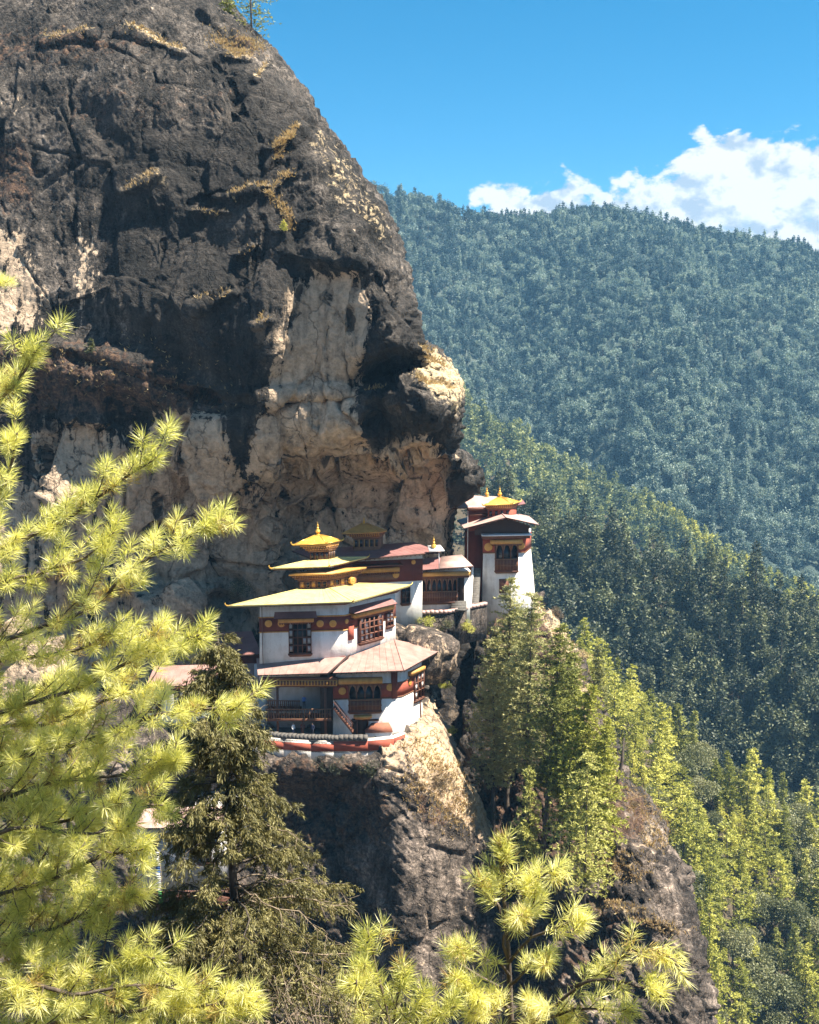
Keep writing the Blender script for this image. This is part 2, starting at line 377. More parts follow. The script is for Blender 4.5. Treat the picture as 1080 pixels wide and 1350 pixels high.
def rock(name, dark, mid, tan, grain=1.0, ckw=.4):
    """weathered gneiss: black lichen films, grey grain, tan bare faces, rusty plants on ledges (attributes bare, veg, pale, plus one mask for dark stains and painted shade)"""
    m, t, b = new_mat(name); p = objco(t)
    def attr(n):
        a = t.nodes.new('ShaderNodeAttribute'); a.attribute_name = n; return a.outputs['Fac']
    bare, veg, pale, stain = attr('bare'), attr('veg'), attr('pale'), attr('stain')
    big = noise(t, p, 0.13 * grain, 6, 0.6, 0.4)
    med = noise(t, p, 0.9 * grain, 8, 0.68, 0.3)
    fine = noise(t, p, 3.6 * grain, 7, 0.72)
    run = noise(t, scaled(t, p, (0.9, 0.9, 0.07)), 1.0, 7, 0.66, 0.2)        # vertical water runs
    lay = noise(t, scaled(t, p, (0.30, 0.5, 3.0), (0.0, math.radians(32), 0.25)), 1.0, 7, 0.68, 0.4)   # foliation
    f = math_n(t, 'ADD', math_n(t, 'ADD', math_n(t, 'MULTIPLY', big, .32), math_n(t, 'MULTIPLY', med, .18)),
               math_n(t, 'ADD', math_n(t, 'MULTIPLY', fine, .22), math_n(t, 'ADD', math_n(t, 'MULTIPLY', lay, .02), math_n(t, 'MULTIPLY', run, .26))))
    lich = ramp(t, f, [(.455, dark), (.50, tuple(.6 * x + .4 * y for x, y in zip(dark, mid))), (.54, mid), (.60, tuple(min(1, x * 2.8) for x in mid))])
    sp = ramp(t, noise(t, p, 4.2 * grain, 9, 0.8), [(.57, 0.0), (.66, 1.0)])
    lich = mix_c(t, math_n(t, 'MULTIPLY', sp, math_n(t, 'MULTIPLY', big, 1.1)), lich, (.34, .30, .26))
    tf = math_n(t, 'ADD', math_n(t, 'MULTIPLY', med, .5), math_n(t, 'ADD', math_n(t, 'MULTIPLY', run, .3), math_n(t, 'MULTIPLY', fine, .2)))
    tanc = ramp(t, tf, [(.36, tuple(x * .30 for x in tan)), (.45, tuple(x * .68 for x in tan)), (.53, tan), (.64, tuple(min(1, x * 1.4) for x in tan))])
    rf = ramp(t, run, [(.40, 0.0), (.5, 1.0)])                      # dark runs cut into the bare faces
    bf = math_n(t, 'ADD', bare, math_n(t, 'MULTIPLY', math_n(t, 'SUBTRACT', math_n(t, 'ADD', math_n(t, 'MULTIPLY', run, .6), math_n(t, 'MULTIPLY', med, .4)), .5), 3.4))
    bf = ramp(t, bf, [(.44, 0.0), (.56, 1.0)])
    col = mix_c(t, bf, lich, tanc)
    vo = t.nodes.new('ShaderNodeTexVoronoi'); vo.feature = 'DISTANCE_TO_EDGE'; vo.inputs['Scale'].default_value = .2
    dn = t.nodes.new('ShaderNodeTexNoise'); dn.inputs['Scale'].default_value = .5; dn.inputs['Detail'].default_value = 6; t.links.new(p, dn.inputs['Vector'])
    av = t.nodes.new('ShaderNodeVectorMath'); av.operation = 'MULTIPLY_ADD'; t.links.new(dn.outputs['Color'], av.inputs[0]); av.inputs[1].default_value = (3.2, 3.2, 3.2); t.links.new(scaled(t, p, (1, 1, .5), (0, .35, 0)), av.inputs[2]); t.links.new(av.outputs[0], vo.inputs['Vector'])
    crk = ramp(t, vo.outputs['Distance'], [(.0, 1.0), (.016, 0.0)])
    ck = math_n(t, 'MULTIPLY', crk, ramp(t, big, [(.46, 0.0), (.56, ckw)])); col = mix_c(t, ck, col, (.025, .02, .018))
    pf = ramp(t, math_n(t, 'ADD', pale, math_n(t, 'MULTIPLY', math_n(t, 'SUBTRACT', med, .5), 1.6)), [(.45, 0.0), (.65, 1.0)])
    col = mix_c(t, pf, col, ramp(t, fine, [(.3, (.36, .27, .17)), (.6, (.60, .48, .30))]))
    sf = ramp(t, math_n(t, 'ADD', stain, math_n(t, 'MULTIPLY', math_n(t, 'SUBTRACT', math_n(t, 'ADD', math_n(t, 'MULTIPLY', run, .5), math_n(t, 'MULTIPLY', med, .5)), .5), 1.8)), [(.42, 0.0), (.66, .85)])  # lichen stains and joints, plus shade of hollows put into the colour
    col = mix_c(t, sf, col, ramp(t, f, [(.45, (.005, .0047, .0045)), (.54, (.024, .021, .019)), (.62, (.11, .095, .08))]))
    vf = ramp(t, math_n(t, 'ADD', veg, math_n(t, 'MULTIPLY', math_n(t, 'SUBTRACT', med, .5), 2.2)), [(.42, 0.0), (.62, 1.0)])
    col = mix_c(t, vf, col, ramp(t, noise(t, p, 2.2, 7, .7), [(.35, (.035, .022, .018)), (.5, (.085, .05, .035)), (.66, (.21, .13, .075))]))
    t.links.new(col, b.inputs['Base Color']); b.inputs['Roughness'].default_value = 0.85
    b.inputs['Specular IOR Level'].default_value = 0.35
    hgt = math_n(t, 'ADD', math_n(t, 'MULTIPLY', med, .55), math_n(t, 'ADD', math_n(t, 'MULTIPLY', fine, .22), math_n(t, 'MULTIPLY', lay, .14)))
    hgt = math_n(t, 'SUBTRACT', hgt, math_n(t, 'MULTIPLY', crk, .35))
    bump(t, b, hgt, 1.0, 1.0)
    return m
M['rock'] = rock('cliff_gneiss', (.004, .0038, .0036), (.088, .075, .065), (.55, .42, .30))
M['rock2'] = rock('buttress_gneiss', (.016, .013, .0115), (.15, .12, .10), (.48, .36, .25), 1.0, .2)
# ------------------------------------------------------------------ rock masses
def in_poly(px, py, poly):
    x = np.asarray(px); y = np.asarray(py); r = np.zeros(x.shape, bool); n = len(poly)
    for i in range(n):
        x1, y1 = poly[i]; x2, y2 = poly[(i + 1) % n]
        c = ((y1 > y) != (y2 > y)) & (x < (x2 - x1) * (y - y1) / ((y2 - y1) or 1e-9) + x1)
        r ^= c
    return r
def blur(a, k):
    for ax in (0, 1):
        for _ in range(2):
            p = np.pad(a, [(k + 1, k) if i == ax else (0, 0) for i in (0, 1)], mode='edge')
            c = np.cumsum(p, axis=ax)
            a = (np.take(c, range(2 * k + 1, c.shape[ax]), ax) - np.take(c, range(0, c.shape[ax] - 2 * k - 1), ax)) / (2 * k + 1)
    return a
def seg_dist(px, py, line):
    d = np.full(px.shape, 1e9); side = np.zeros(px.shape)
    for (x1, y1), (x2, y2) in zip(line[:-1], line[1:]):
        L2 = (x2 - x1)**2 + (y2 - y1)**2 + 1e-9
        t = np.clip(((px - x1) * (x2 - x1) + (py - y1) * (y2 - y1)) / L2, 0, 1)
        cx, cy = x1 + t * (x2 - x1), y1 + t * (y2 - y1)
        dd = np.hypot(px - cx, py - cy); m = dd < d
        d = np.where(m, dd, d); side = np.where(m, py - cy, side)
    return d, side
def lerp_tab(rows, cols, T, py, px):
    R = cubic(rows, np.asarray(T, float), py)               # (r, ncols)
    out = np.zeros(px.shape)
    for i in range(px.shape[0]): out[i] = cubic(cols, R[i], px[i])
    return out
def pxrand(n, seed): return np.random.RandomState(seed)

# --- the great cliff: outline of its right edge (px by py), its own depth, curving away behind the edge
SILY = [-300, -100, 0, 30, 55, 85, 120, 155, 185, 215, 250, 275, 300, 335, 365, 395, 430, 446, 460, 475, 505, 530, 570, 592, 600, 615, 632, 650, 665, 690, 720, 800, 900, 1000, 1200]
SILX = [120, 240, 296, 330, 350, 374, 400, 424, 444, 468, 493, 510, 522, 533, 543, 551, 556, 559, 574, 590, 608, 612, 606, 603, 611, 629, 633, 626, 607, 601, 598, 600, 616, 625, 640]
CR = [-300, -60, 50, 150, 250, 350, 450, 520, 585, 625, 670, 720, 800, 900, 1000, 1200]
CC = [-300, 0, 150, 300, 400, 480, 640]
CT = [[208, 205, 202, 200, 200, 203, 215], [182, 179, 177, 175, 175, 177, 190], [170, 167, 164, 162, 163, 166, 176], [163, 160, 157, 154, 154, 157, 164],
      [159, 156, 153, 149, 148, 150, 155], [155, 152, 149, 146, 144, 143, 148], [151, 148, 146, 144, 142, 140, 144], [149, 147.5, 147, 146, 145, 143, 141],
      [148, 147, 148, 148, 147, 146, 143], [147.5, 147, 148.5, 151, 152, 151, 149], [147, 147, 149, 154, 157, 157, 156], [146.5, 147, 149.5, 155.5, 159.5, 160, 160],
      [146, 147, 150, 156, 161, 162, 163], [145, 145, 148, 155, 161, 163, 166], [144, 144, 146, 152, 160, 164, 168], [142, 142, 144, 150, 158, 164, 168]]
NR, NC, NB = 640, 430, 40
pyv = np.linspace(-290, 1180, NR); silv = np.interp(pyv, SILY, SILX)
uu = np.linspace(0, 1, NC); uu = 0.25 * uu + 0.75 * (uu ** 0.92)
PX = -290 + (silv[:, None] + 290) * uu[None, :]; PY = np.repeat(pyv[:, None], NC, 1)
D = lerp_tab(CR, CC, CT, pyv, PX)
wr = 105.0; tt = np.clip((PX - (silv[:, None] - wr)) / wr, 0, 1)
D += 11.0 * (1 - np.sqrt(np.clip(1 - tt**2, 0, 1)))
# hollows, lips and joints that the eye reads on the face
def dent(cx, cy, rx, ry, rot, amt):
    global D
    c, s = math.cos(rot), math.sin(rot); x = PX - cx; y = PY - cy
    D += amt * np.exp(-(((x * c + y * s) / rx)**2 + ((-x * s + y * c) / ry)**2) ** 1.3)
dent(516, 490, 46, 19, -0.35, 10.0); dent(500, 585, 30, 22, 0.3, 2.0); dent(525, 425, 38, 55, 0.15, -4.0); dent(430, 450, 58, 75, 0.1, 3.4); dent(445, 345, 75, 16, 0.15, -2.6); dent(350, 440, 30, 80, 0.2, -1.6); dent(455, 645, 90, 26, 0.12, 4.0)
dent(540, 690, 60, 30, 0, 2.2); dent(575, 540, 42, 30, 0.4, -4.5); dent(550, 600, 26, 34, 0.5, -1.4); dent(618, 630, 14, 22, 0, -2.5)
dent(400, 350, 55, 26, 0.3, 1.8);  dent(380, 240, 22, 60, 0.2, 1.6); dent(425, 215, 40, 60, -0.4, -1.8)
dent(300, 770, 40, 30, 0, 3.0); dent(205, 250, 45, 26, -0.4, -1.5); dent(130, 430, 90, 30, 0.25, 1.8); dent(120, 500, 120, 24, 0.25, -2.0)
dent(310, 640, 16, 80, 0.3, 1.6); dent(250, 600, 40, 70, 0, -1.3); dent(375, 560, 60, 40, 0, -1.0)
CRACK = [(90, 470), (150, 484), (210, 507), (290, 530), (350, 534), (400, 531), (470, 525), (525, 512)]
d_, s_ = seg_dist(PX, PY, CRACK); D += 1.5 * np.exp(-(d_ / 3.0)**2) - 0.9 * np.exp(-((s_ + 12) / 9.0)**2) * (d_ < 40)
JOINTS = [[(60, 560), (66, 640), (60, 720)], [(130, 552), (140, 640), (150, 700)], [(250, 545), (240, 620), (262, 700), (300, 790)], [(420, 535), (430, 600)], [(395, 540), (405, 605)], [(455, 530), (462, 600)], [(400, 660), (430, 720)], [(470, 665), (480, 720), (470, 760)], [(345, 640), (350, 720), (380, 790)], [(200, 700), (330, 760)],
          [(435, 372), (430, 450), (440, 520)], [(470, 372), (455, 440), (462, 520)], [(545, 590), (520, 650)], [(300, 100), (340, 180), (350, 300), (330, 420)], [(200, 60), (190, 200), (215, 330), (200, 440)], [(90, 90), (100, 250), (80, 420)],
          [(300, 548), (310, 600), (325, 650), (372, 720)], [(352, 540), (336, 590), (330, 630)], [(478, 520), (500, 575), (560, 640), (590, 720)],
          [(330, 632), (380, 655), (440, 660), (520, 700), (560, 730)], [(365, 600), (440, 612), (480, 625), (560, 640)], [(400, 365), (385, 430), (355, 500), (350, 530)],
          [(488, 380), (490, 430), (475, 490)], [(190, 545), (200, 640), (215, 720)], [(120, 60), (240, 66), (300, 90)], [(250, 270), (330, 240), (400, 180), (420, 160)],
          [(270, 400), (330, 370), (345, 300), (370, 240), (385, 180)], [(0, 170), (60, 200), (150, 210)], [(430, 300), (500, 360), (540, 430)]]
WX = PX + 9 * fbm(np.stack([PX * .025, PY * .025, PX * 0 + 3], -1), 3); WY = PY + 9 * fbm(np.stack([PX * .025, PY * .025, PX * 0 + 9], -1), 3)
for L in JOINTS:
    d_, s_ = seg_dist(WX, WY, L); D += 1.0 * np.exp(-(d_ / 2.2)**2) * np.clip(.45 + 1.5 * fbm(np.stack([PX * .03, PY * .03, PX * 0 + len(L)], -1), 2), 0, 1.2)
LEDGES = [[(262, 402), (280, 394), (302, 382)], [(258, 272), (296, 274)], [(305, 258), (330, 244), (350, 240)], [(355, 250), (372, 228), (382, 224)], [(358, 190), (378, 178), (392, 160)],
          [(168, 42), (210, 52), (240, 64)], [(300, 66), (330, 74)], [(165, 248), (190, 236), (205, 226)], [(338, 425), (352, 418)], [(480, 520), (505, 512)], [(60, 52), (120, 46)],
          [(372, 300), (380, 275)], [(315, 330), (330, 318)], [(560, 470), (585, 480)], [(548, 500), (590, 515)], [(555, 455), (568, 462)], [(320, 640), (335, 632)], [(300, 58), (318, 62)], [(340, 100), (352, 84)]]
for L in LEDGES:
    d_, s_ = seg_dist(PX, PY, L); D -= 1.0 * np.exp(-((s_ - 5) / 5.0)**2) * np.exp(-(np.maximum(d_ - 5, 0) / 7)**2)
# stepped roof of the overhang: two arching lips, each set back from the one above
for lx, ly, st, fade in (([180, 330, 345, 365, 400, 440, 480, 520, 555, 585, 620], [700, 668, 632, 611, 602, 609, 606, 600, 588, 598, 640], 3.6, 120), ([330, 380, 420, 470, 520, 560, 600], [730, 672, 655, 652, 664, 690, 740], 2.6, 90), ([205, 240, 290, 330, 350], [850, 800, 775, 790, 840], 2.5, 80)):
    lip = np.interp(PX, lx, ly) + 4 * fbm(np.stack([PX * .05, PY * 0, PX * 0 + st], -1), 3); win = sstep(lx[0], lx[0] + 40, PX) * (1 - sstep(lx[-1] - 40, lx[-1], PX))
    D += st * win * sstep(lip - 2, lip + 9, PY) * (1 - .85 * sstep(lip + 20, lip + fade, PY)) - .7 * win * np.exp(-((PY - lip + 6) / 7.0)**2)
P = at_np(PX, PY, D)
# the part behind the right edge
back = []
for k in range(1, NB + 1):
    q = k / NB; b = P[:, -1].copy(); b[:, 1] += 80 * q**1.4 + 2 * q; b[:, 0] -= 2.0 + 34 * q**1.6 - 2.0 * (1 - q); b[:, 0] += 1.8 * math.sin(q * 3); back.append(b)
P = np.concatenate([P, np.stack(back, 1)], 1)
nrm = grid_normals(P); nrm *= np.sign((nrm * -P).sum(-1).mean())
edge = np.concatenate([np.clip(1.15 - tt**6, 0.25, 1), np.full((NR, NB), .35)], 1)
w1 = worley(P * [.11, .11, .075] + 3.1); w2 = worley(P * [.33, .33, .22] + fbm(P * .3, 2)[..., None] * .5)
tilt = np.stack([P[..., 0] * .90 + P[..., 2] * .42, P[..., 1], -P[..., 0] * .42 + P[..., 2] * .90], -1)
lay = ridged(tilt * [.09, .25, .62] + fbm(P * .10, 3)[..., None] * 2.6, 4)
low = np.concatenate([sstep(490, 570, PY + 30 * fbm(np.stack([PX * .01, PY * .01, PX * 0], -1), 2)), np.zeros((NR, NB))], 1)       # blocky, freshly broken rock under the overhang
flank = np.concatenate([sstep(330, 470, PX - .25 * (PY - 250)), np.ones((NR, NB))], 1)                # foliated right flank
def mask(polys, k=5, shape=(NR, NC), gx=None, gy=None):
    gx = PX if gx is None else gx; gy = PY if gy is None else gy
    a = np.zeros(shape)
    for v, p in polys: a = np.maximum(a, v * in_poly(gx, gy, p))
    return blur(a, k)
bare = mask([(1, [(372, 385), (415, 362), (470, 368), (487, 385), (485, 450), (470, 500), (465, 528), (350, 533), (358, 485), (385, 440)]),
             (1, [(350, 534), (468, 527), (478, 560), (482, 600), (440, 604), (345, 606), (338, 560)]),
             (.95, [(200, 543), (290, 545), (306, 590), (312, 650), (370, 720), (400, 800), (300, 850), (215, 820), (180, 700), (195, 620)]),
             (.78, [(335, 600), (480, 600), (590, 600), (600, 660), (592, 800), (380, 800), (330, 700)]),
             (.72, [(0, 300), (30, 295), (60, 390), (50, 440), (-60, 440), (-60, 310)]), (.62, [(92, 290), (120, 285), (124, 400), (98, 410)]), (.55, [(18, 120), (32, 120), (32, 170), (18, 170)]),
             (.9, [(505, 585), (560, 572), (590, 600), (584, 660), (520, 660)]), (.75, [(30, 560), (130, 552), (190, 600), (180, 690), (100, 680), (50, 620)]), (.6, [(160, 438), (168, 438), (172, 470), (160, 470)]),
             (.7, [(-200, 620), (200, 640), (330, 900), (330, 1100), (-200, 1100)]), (.5, [(410, 520), (300, 420), (330, 400), (380, 440)])], 5)
flat = np.concatenate([1 - .72 * np.clip(blur(np.clip(bare * 1.3, 0, 1), 4), 0, 1), np.ones((NR, NB))], 1)       # bare faces are clean slabs
disp = 2.5 * fbm(P * .06, 3) * edge + ((w1[2] - .5) * (.4 + .8 * low) + w1[3] * (1.05 + 2.4 * low)) * edge * sstep(0.0, .05, w1[1] - w1[0]) - (.15 + .35 * low) * (1 - sstep(0, .05, w1[1] - w1[0])) + ((w2[2] - .5) * (.10 + .25 * low) + w2[3] * (.42 + .6 * low) * flat) * sstep(0.0, .06, w2[1] - w2[0])
disp += (lay - .55) * (.25 + .75 * flank * (1 - .6 * low)) * flat + flat * (.30 * fbm(P * [.33, .33, .22], 4, .55) + .5 * np.maximum(0, fbm(P * [.16, .16, .10] + 4.4, 3)) + .16 * ridged(P * 1.1, 3)) + .10 * fbm(P * 2.4, 2)
col_ = np.abs(fbm(np.stack([P[..., 0] * .30, P[..., 1] * .1, P[..., 2] * .035], -1) + 2.2, 3)); disp -= .12 * np.exp(-(col_ / .025)**2) * (1 - flank) * edge     # long vertical seams
P2 = P + nrm * disp[..., None]
face = np.zeros(P.shape[:2], bool); face[:, :NC] = True
veg = mask([(.62, [(-200, 440), (110, 448), (250, 490), (320, 540), (190, 546), (60, 545), (-200, 560)]), (.5, [(-100, 35), (150, 40), (245, 66), (140, 84), (-100, 95)]),
            (.52, [(-100, 170), (50, 180), (45, 285), (-100, 285)]), (.3, [(80, 100), (330, 110), (300, 170), (80, 190)]), (.7, [(290, 40), (340, 50), (352, 78), (310, 70)])], 6)
pale = mask([(.66, [(556, 446), (590, 475), (613, 505), (606, 560), (585, 545), (560, 520), (545, 500)]), (.55, [(160, 250), (190, 214), (228, 226), (236, 242), (200, 252)]),  # pale grass on the bulge; second patch puts sunlight into the rock colour
             (.42, [(415, 150), (470, 220), (530, 330), (520, 340), (440, 270), (400, 190)]), (.6, [(300, 55), (350, 70), (360, 84), (310, 80)])], 4)
stain = mask([(.9, [(490, 375), (540, 380), (556, 430), (550, 470), (522, 506), (474, 508), (478, 480), (488, 430)]), (.8, [(472, 522), (530, 512), (600, 545), (602, 580), (560, 572), (510, 590), (500, 625), (478, 560)]),  # black lichen together with shade painted under the nose and the lower bulge
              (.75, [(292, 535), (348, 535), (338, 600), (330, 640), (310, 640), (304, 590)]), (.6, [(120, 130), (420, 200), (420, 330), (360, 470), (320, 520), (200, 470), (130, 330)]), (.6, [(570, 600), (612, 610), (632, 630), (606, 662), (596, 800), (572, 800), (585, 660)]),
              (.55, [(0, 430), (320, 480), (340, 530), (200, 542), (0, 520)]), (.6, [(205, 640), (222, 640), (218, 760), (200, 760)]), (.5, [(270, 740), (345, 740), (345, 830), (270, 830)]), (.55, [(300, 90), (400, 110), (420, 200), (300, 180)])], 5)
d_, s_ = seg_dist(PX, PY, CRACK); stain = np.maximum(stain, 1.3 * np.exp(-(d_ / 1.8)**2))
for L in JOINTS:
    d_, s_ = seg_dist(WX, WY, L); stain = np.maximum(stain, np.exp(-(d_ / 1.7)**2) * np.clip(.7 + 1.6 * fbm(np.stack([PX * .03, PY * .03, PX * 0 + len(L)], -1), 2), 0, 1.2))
for L in LEDGES:
    d_, s_ = seg_dist(PX, PY, L); pale = np.maximum(pale, .58 * np.exp(-((s_ - 1) / 3.6)**2) * (d_ < 7))
pad = lambda a: np.concatenate([a, np.repeat(a[:, -1:], NB, 1)], 1)
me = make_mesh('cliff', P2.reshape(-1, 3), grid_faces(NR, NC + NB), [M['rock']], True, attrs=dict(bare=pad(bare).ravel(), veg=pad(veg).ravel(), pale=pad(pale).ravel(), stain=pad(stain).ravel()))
tag(link('cliff', me), kind='structure')
def cliff_at(px, py):
    i = int(np.clip(np.searchsorted(pyv, py), 0, NR - 1)); j = int(np.clip(np.searchsorted(PX[i], px), 0, NC - 1))
    return P2[i, j].copy(), nrm[i, j].copy()

def rock_sheet(name, rows, sil, cols, T, nr, nc, p0, pR, rnd, back_d, back_x, amp=1.0, bare_p=(), veg_p=(), pale_p=(), stain_shade_p=(), smooth_p=(), mat='rock2', nb=24, dents=(), back_z=0.0, left=-200):
    """a rock face given by its own depth table, rounded off and carried back behind its right edge"""
    py = np.linspace(p0, pR, nr); sv = np.interp(py, [a for a, b in sil], [b for a, b in sil])
    lv = np.full(nr, float(left)) if not isinstance(left, list) else np.interp(py, [a for a, b in left], [b for a, b in left])
    X = lv[:, None] + (sv - lv)[:, None] * np.linspace(0, 1, nc)[None]; Yp = np.repeat(py[:, None], nc, 1)
    Dp = lerp_tab(rows, cols, T, py, X)
    for cx, cy, rx, ry, a in dents: Dp += a * np.exp(-(((X - cx) / rx)**2 + ((Yp - cy) / ry)**2))
    t = np.clip((X - (sv[:, None] - rnd[0])) / rnd[0], 0, 1); Dp += rnd[1] * (1 - np.sqrt(np.clip(1 - t**2, 0, 1)))
    G = at_np(X, Yp, Dp); bk = []
    for k in range(1, nb + 1):
        q = k / nb; b = G[:, -1].copy(); b[:, 1] += back_d * q**1.3 + q; b[:, 0] += back_x * q**1.5 - 0.4 * q; b[:, 2] -= back_z * q**1.5; bk.append(b)
    G = np.concatenate([G, np.stack(bk, 1)], 1)
    n = grid_normals(G); n *= np.sign((n * -G).sum(-1).mean())
    a1 = worley(G * [.2, .2, .14] + 7.7); a2 = worley(G * [.6, .6, .45] + fbm(G * .5, 2)[..., None] * .4)
    ly = ridged(np.stack([G[..., 0] * .8 - G[..., 2] * .6, G[..., 1], G[..., 0] * .6 + G[..., 2] * .8], -1) * [.14, .3, .9] + fbm(G * .12, 2)[..., None], 4)
    dp = .9 * fbm(G * .12, 3) + ((a1[2] - .5) * .4 + a1[3] * 1.5) * sstep(0.0, .06, a1[1] - a1[0]) - .5 * (1 - sstep(0, .1, a1[1] - a1[0])) + ((a2[2] - .5) * .15 + a2[3] * .6) * sstep(0, .08, a2[1] - a2[0])
    dp += (ly - .55) * .7 + .26 * fbm(G * .9, 4, .55) + .12 * ridged(G * 2.2, 3)
    if smooth_p: dp = dp * (1 - .75 * np.concatenate([mask(smooth_p, 4, (nr, nc), X, Yp), np.zeros((nr, nb))], 1))
    G = G + n * (dp * amp)[..., None]
    pd = lambda a: np.concatenate([a, np.repeat(a[:, -1:], nb, 1)], 1).ravel()
    mk = lambda pl: pd(mask(pl, 4, (nr, nc), X, Yp)) if pl else np.zeros(G.shape[0] * G.shape[1])
    me = make_mesh(name, G.reshape(-1, 3), grid_faces(nr, nc + nb), [M[mat]], True, attrs=dict(bare=mk(bare_p), veg=mk(veg_p), pale=mk(pale_p), stain=mk(stain_shade_p)))
    o = tag(link(name, me), kind='structure'); o['_x'] = 0; del o['_x']
    return X, Yp, G
# buttress that carries the monastery (lit facet on its right, dark weeping face on its left)
BUT = rock_sheet('rock_buttress', [915, 950, 985, 1004, 1050, 1100, 1250, 1420], [(910, 564), (940, 574), (960, 588), (1010, 605), (1080, 640), (1110, 652), (1160, 660), (1250, 676), (1420, 705)],
    [-200, 150, 350, 470, 530, 600, 700], [[144, 144, 144, 144, 143, 141, 144], [139, 138.5, 138, 137.5, 137.6, 138.5, 144], [135.5, 135, 133.6, 132.6, 131.0, 135.5, 143], [135, 134, 131.2, 129.9, 129.4, 133.0, 140], [134, 133.5, 132.8, 131.0, 127.6, 131, 137],
    [133, 132.5, 131.5, 129.6, 125.6, 128.6, 134], [130, 129.5, 128.5, 126.0, 122.5, 124.5, 129], [126, 125.5, 124.5, 122.5, 119.5, 121, 125]], 300, 380, 918, 1420, (16, 3), 34, -6,
    smooth_p=[(1.15, [(540, 925), (582, 925), (612, 990), (660, 1115), (620, 1110), (580, 1070), (540, 1000)]), (.7, [(480, 1090), (700, 1100), (700, 1420), (440, 1420)])], stain_shade_p=[(.3, [(490, 1095), (560, 1100), (560, 1400), (490, 1400)])],
    bare_p=[(1.0, [(550, 925), (578, 925), (604, 985), (645, 1070), (658, 1112), (630, 1105), (590, 1070), (556, 1030), (542, 985)]), (.12, [(490, 1090), (640, 1100), (650, 1400), (500, 1400)]), (.66, [(500, 968), (560, 960), (530, 1030), (500, 1010)])],
    veg_p=[(.62, [(360, 1000), (480, 1000), (520, 1050), (520, 1110), (440, 1120), (350, 1100)]), (.5, [(530, 1030), (580, 1050), (600, 1090), (560, 1100)]), (.3, [(-200, 1180), (480, 1150), (480, 1420), (-200, 1420)])],
    pale_p=[(.78, [(548, 950), (578, 950), (590, 990), (575, 1020), (548, 1005)]), (.6, [(575, 985), (606, 990), (646, 1075), (662, 1118), (636, 1108), (600, 1050)]), (.45, [(540, 1010), (590, 1020), (640, 1085), (600, 1075), (550, 1050)])], amp=.8)
# dark gorge wall between the buttress and the tower's rib
rock_sheet('gorge_wall', [790, 850, 950, 1100, 1250], [(790, 700), (1250, 700)], [520, 580, 620, 660, 710],
    [[164, 164, 166, 166, 166], [158, 160, 164, 165, 164], [152, 156, 161, 162, 160], [146, 150, 154, 155, 152], [140, 143, 146, 147, 145]], 130, 70, 808, 1250, (10, 2), 12, 0, left=505, stain_shade_p=[(.75, [(590, 820), (700, 820), (700, 1250), (560, 1250), (570, 1000)])],  # the gorge's shade is painted into the rock colour here
    bare_p=[(.35, [(560, 900), (620, 900), (640, 1050), (600, 1040)])], veg_p=[(.4, [(560, 1000), (660, 1000), (660, 1200), (560, 1200)])])
# rib below the tower and the spur at its foot
RIB = rock_sheet('rocky_rib', [780, 850, 950, 1030, 1100, 1170, 1290, 1430],
    [(782, 708), (800, 716), (840, 742), (880, 770), (950, 800), (1000, 815), (1029, 824), (1060, 854), (1113, 881), (1166, 907), (1229, 923), (1313, 941), (1360, 941), (1430, 946)],
    [560, 640, 700, 760, 820, 880, 950],
    [[168, 166, 166, 168, 172, 176, 180], [163, 161, 159, 160, 165, 170, 175], [157, 154, 149, 147, 150, 156, 162], [151, 147, 142, 139, 139, 143, 150], [147, 142, 137, 133, 131, 133, 140],
     [143, 138, 133, 128, 125.5, 125, 131], [137, 131, 126, 121, 118, 116, 119], [131, 125, 120, 115, 112, 110, 111]], 300, 240, 784, 1430, (34, 8), 45, 14, back_z=40,
    left=[(784, 634), (850, 630), (1000, 600), (1430, 560)],
    bare_p=[(.5, [(700, 785), (760, 840), (740, 860), (690, 800)]), (.25, [(820, 1040), (860, 1070), (870, 1130), (830, 1150), (800, 1080)]), (.12, [(860, 1150), (900, 1170), (940, 1400), (860, 1400), (840, 1250)])],
    veg_p=[(.66, [(640, 800), (700, 790), (790, 960), (815, 1030), (860, 1075), (850, 1110), (770, 1120), (700, 1180), (640, 1180)]), (.5, [(700, 1180), (800, 1180), (840, 1230), (780, 1330), (660, 1330)])],
    pale_p=[(.55, [(705, 790), (745, 835), (790, 925), (775, 930), (730, 860)]), (.55, [(815, 1030), (850, 1065), (872, 1110), (850, 1110), (812, 1075)]), (.5, [(770, 1120), (800, 1110), (830, 1150), (790, 1180)]), (.5, [(800, 1195), (850, 1200), (905, 1225), (900, 1235), (820, 1220)])],
    stain_shade_p=[(.8, [(590, 800), (648, 815), (660, 960), (680, 1060), (660, 1180), (590, 1180)]), (.4, [(820, 1150), (880, 1180), (880, 1350), (820, 1350)])],  # left part: gorge and tree shade put into the rock colour
    dents=[(790, 1190, 40, 10, 2.0), (850, 1215, 50, 14, -1.4)])

def rock_at(S, px, py):
    X, Yp, G = S
    i = int(np.clip(np.searchsorted(Yp[:, 0], py), 0, len(Yp) - 1)); j = int(np.clip(np.searchsorted(X[i], px), 0, X.shape[1] - 1))
    return G[i, j].copy()
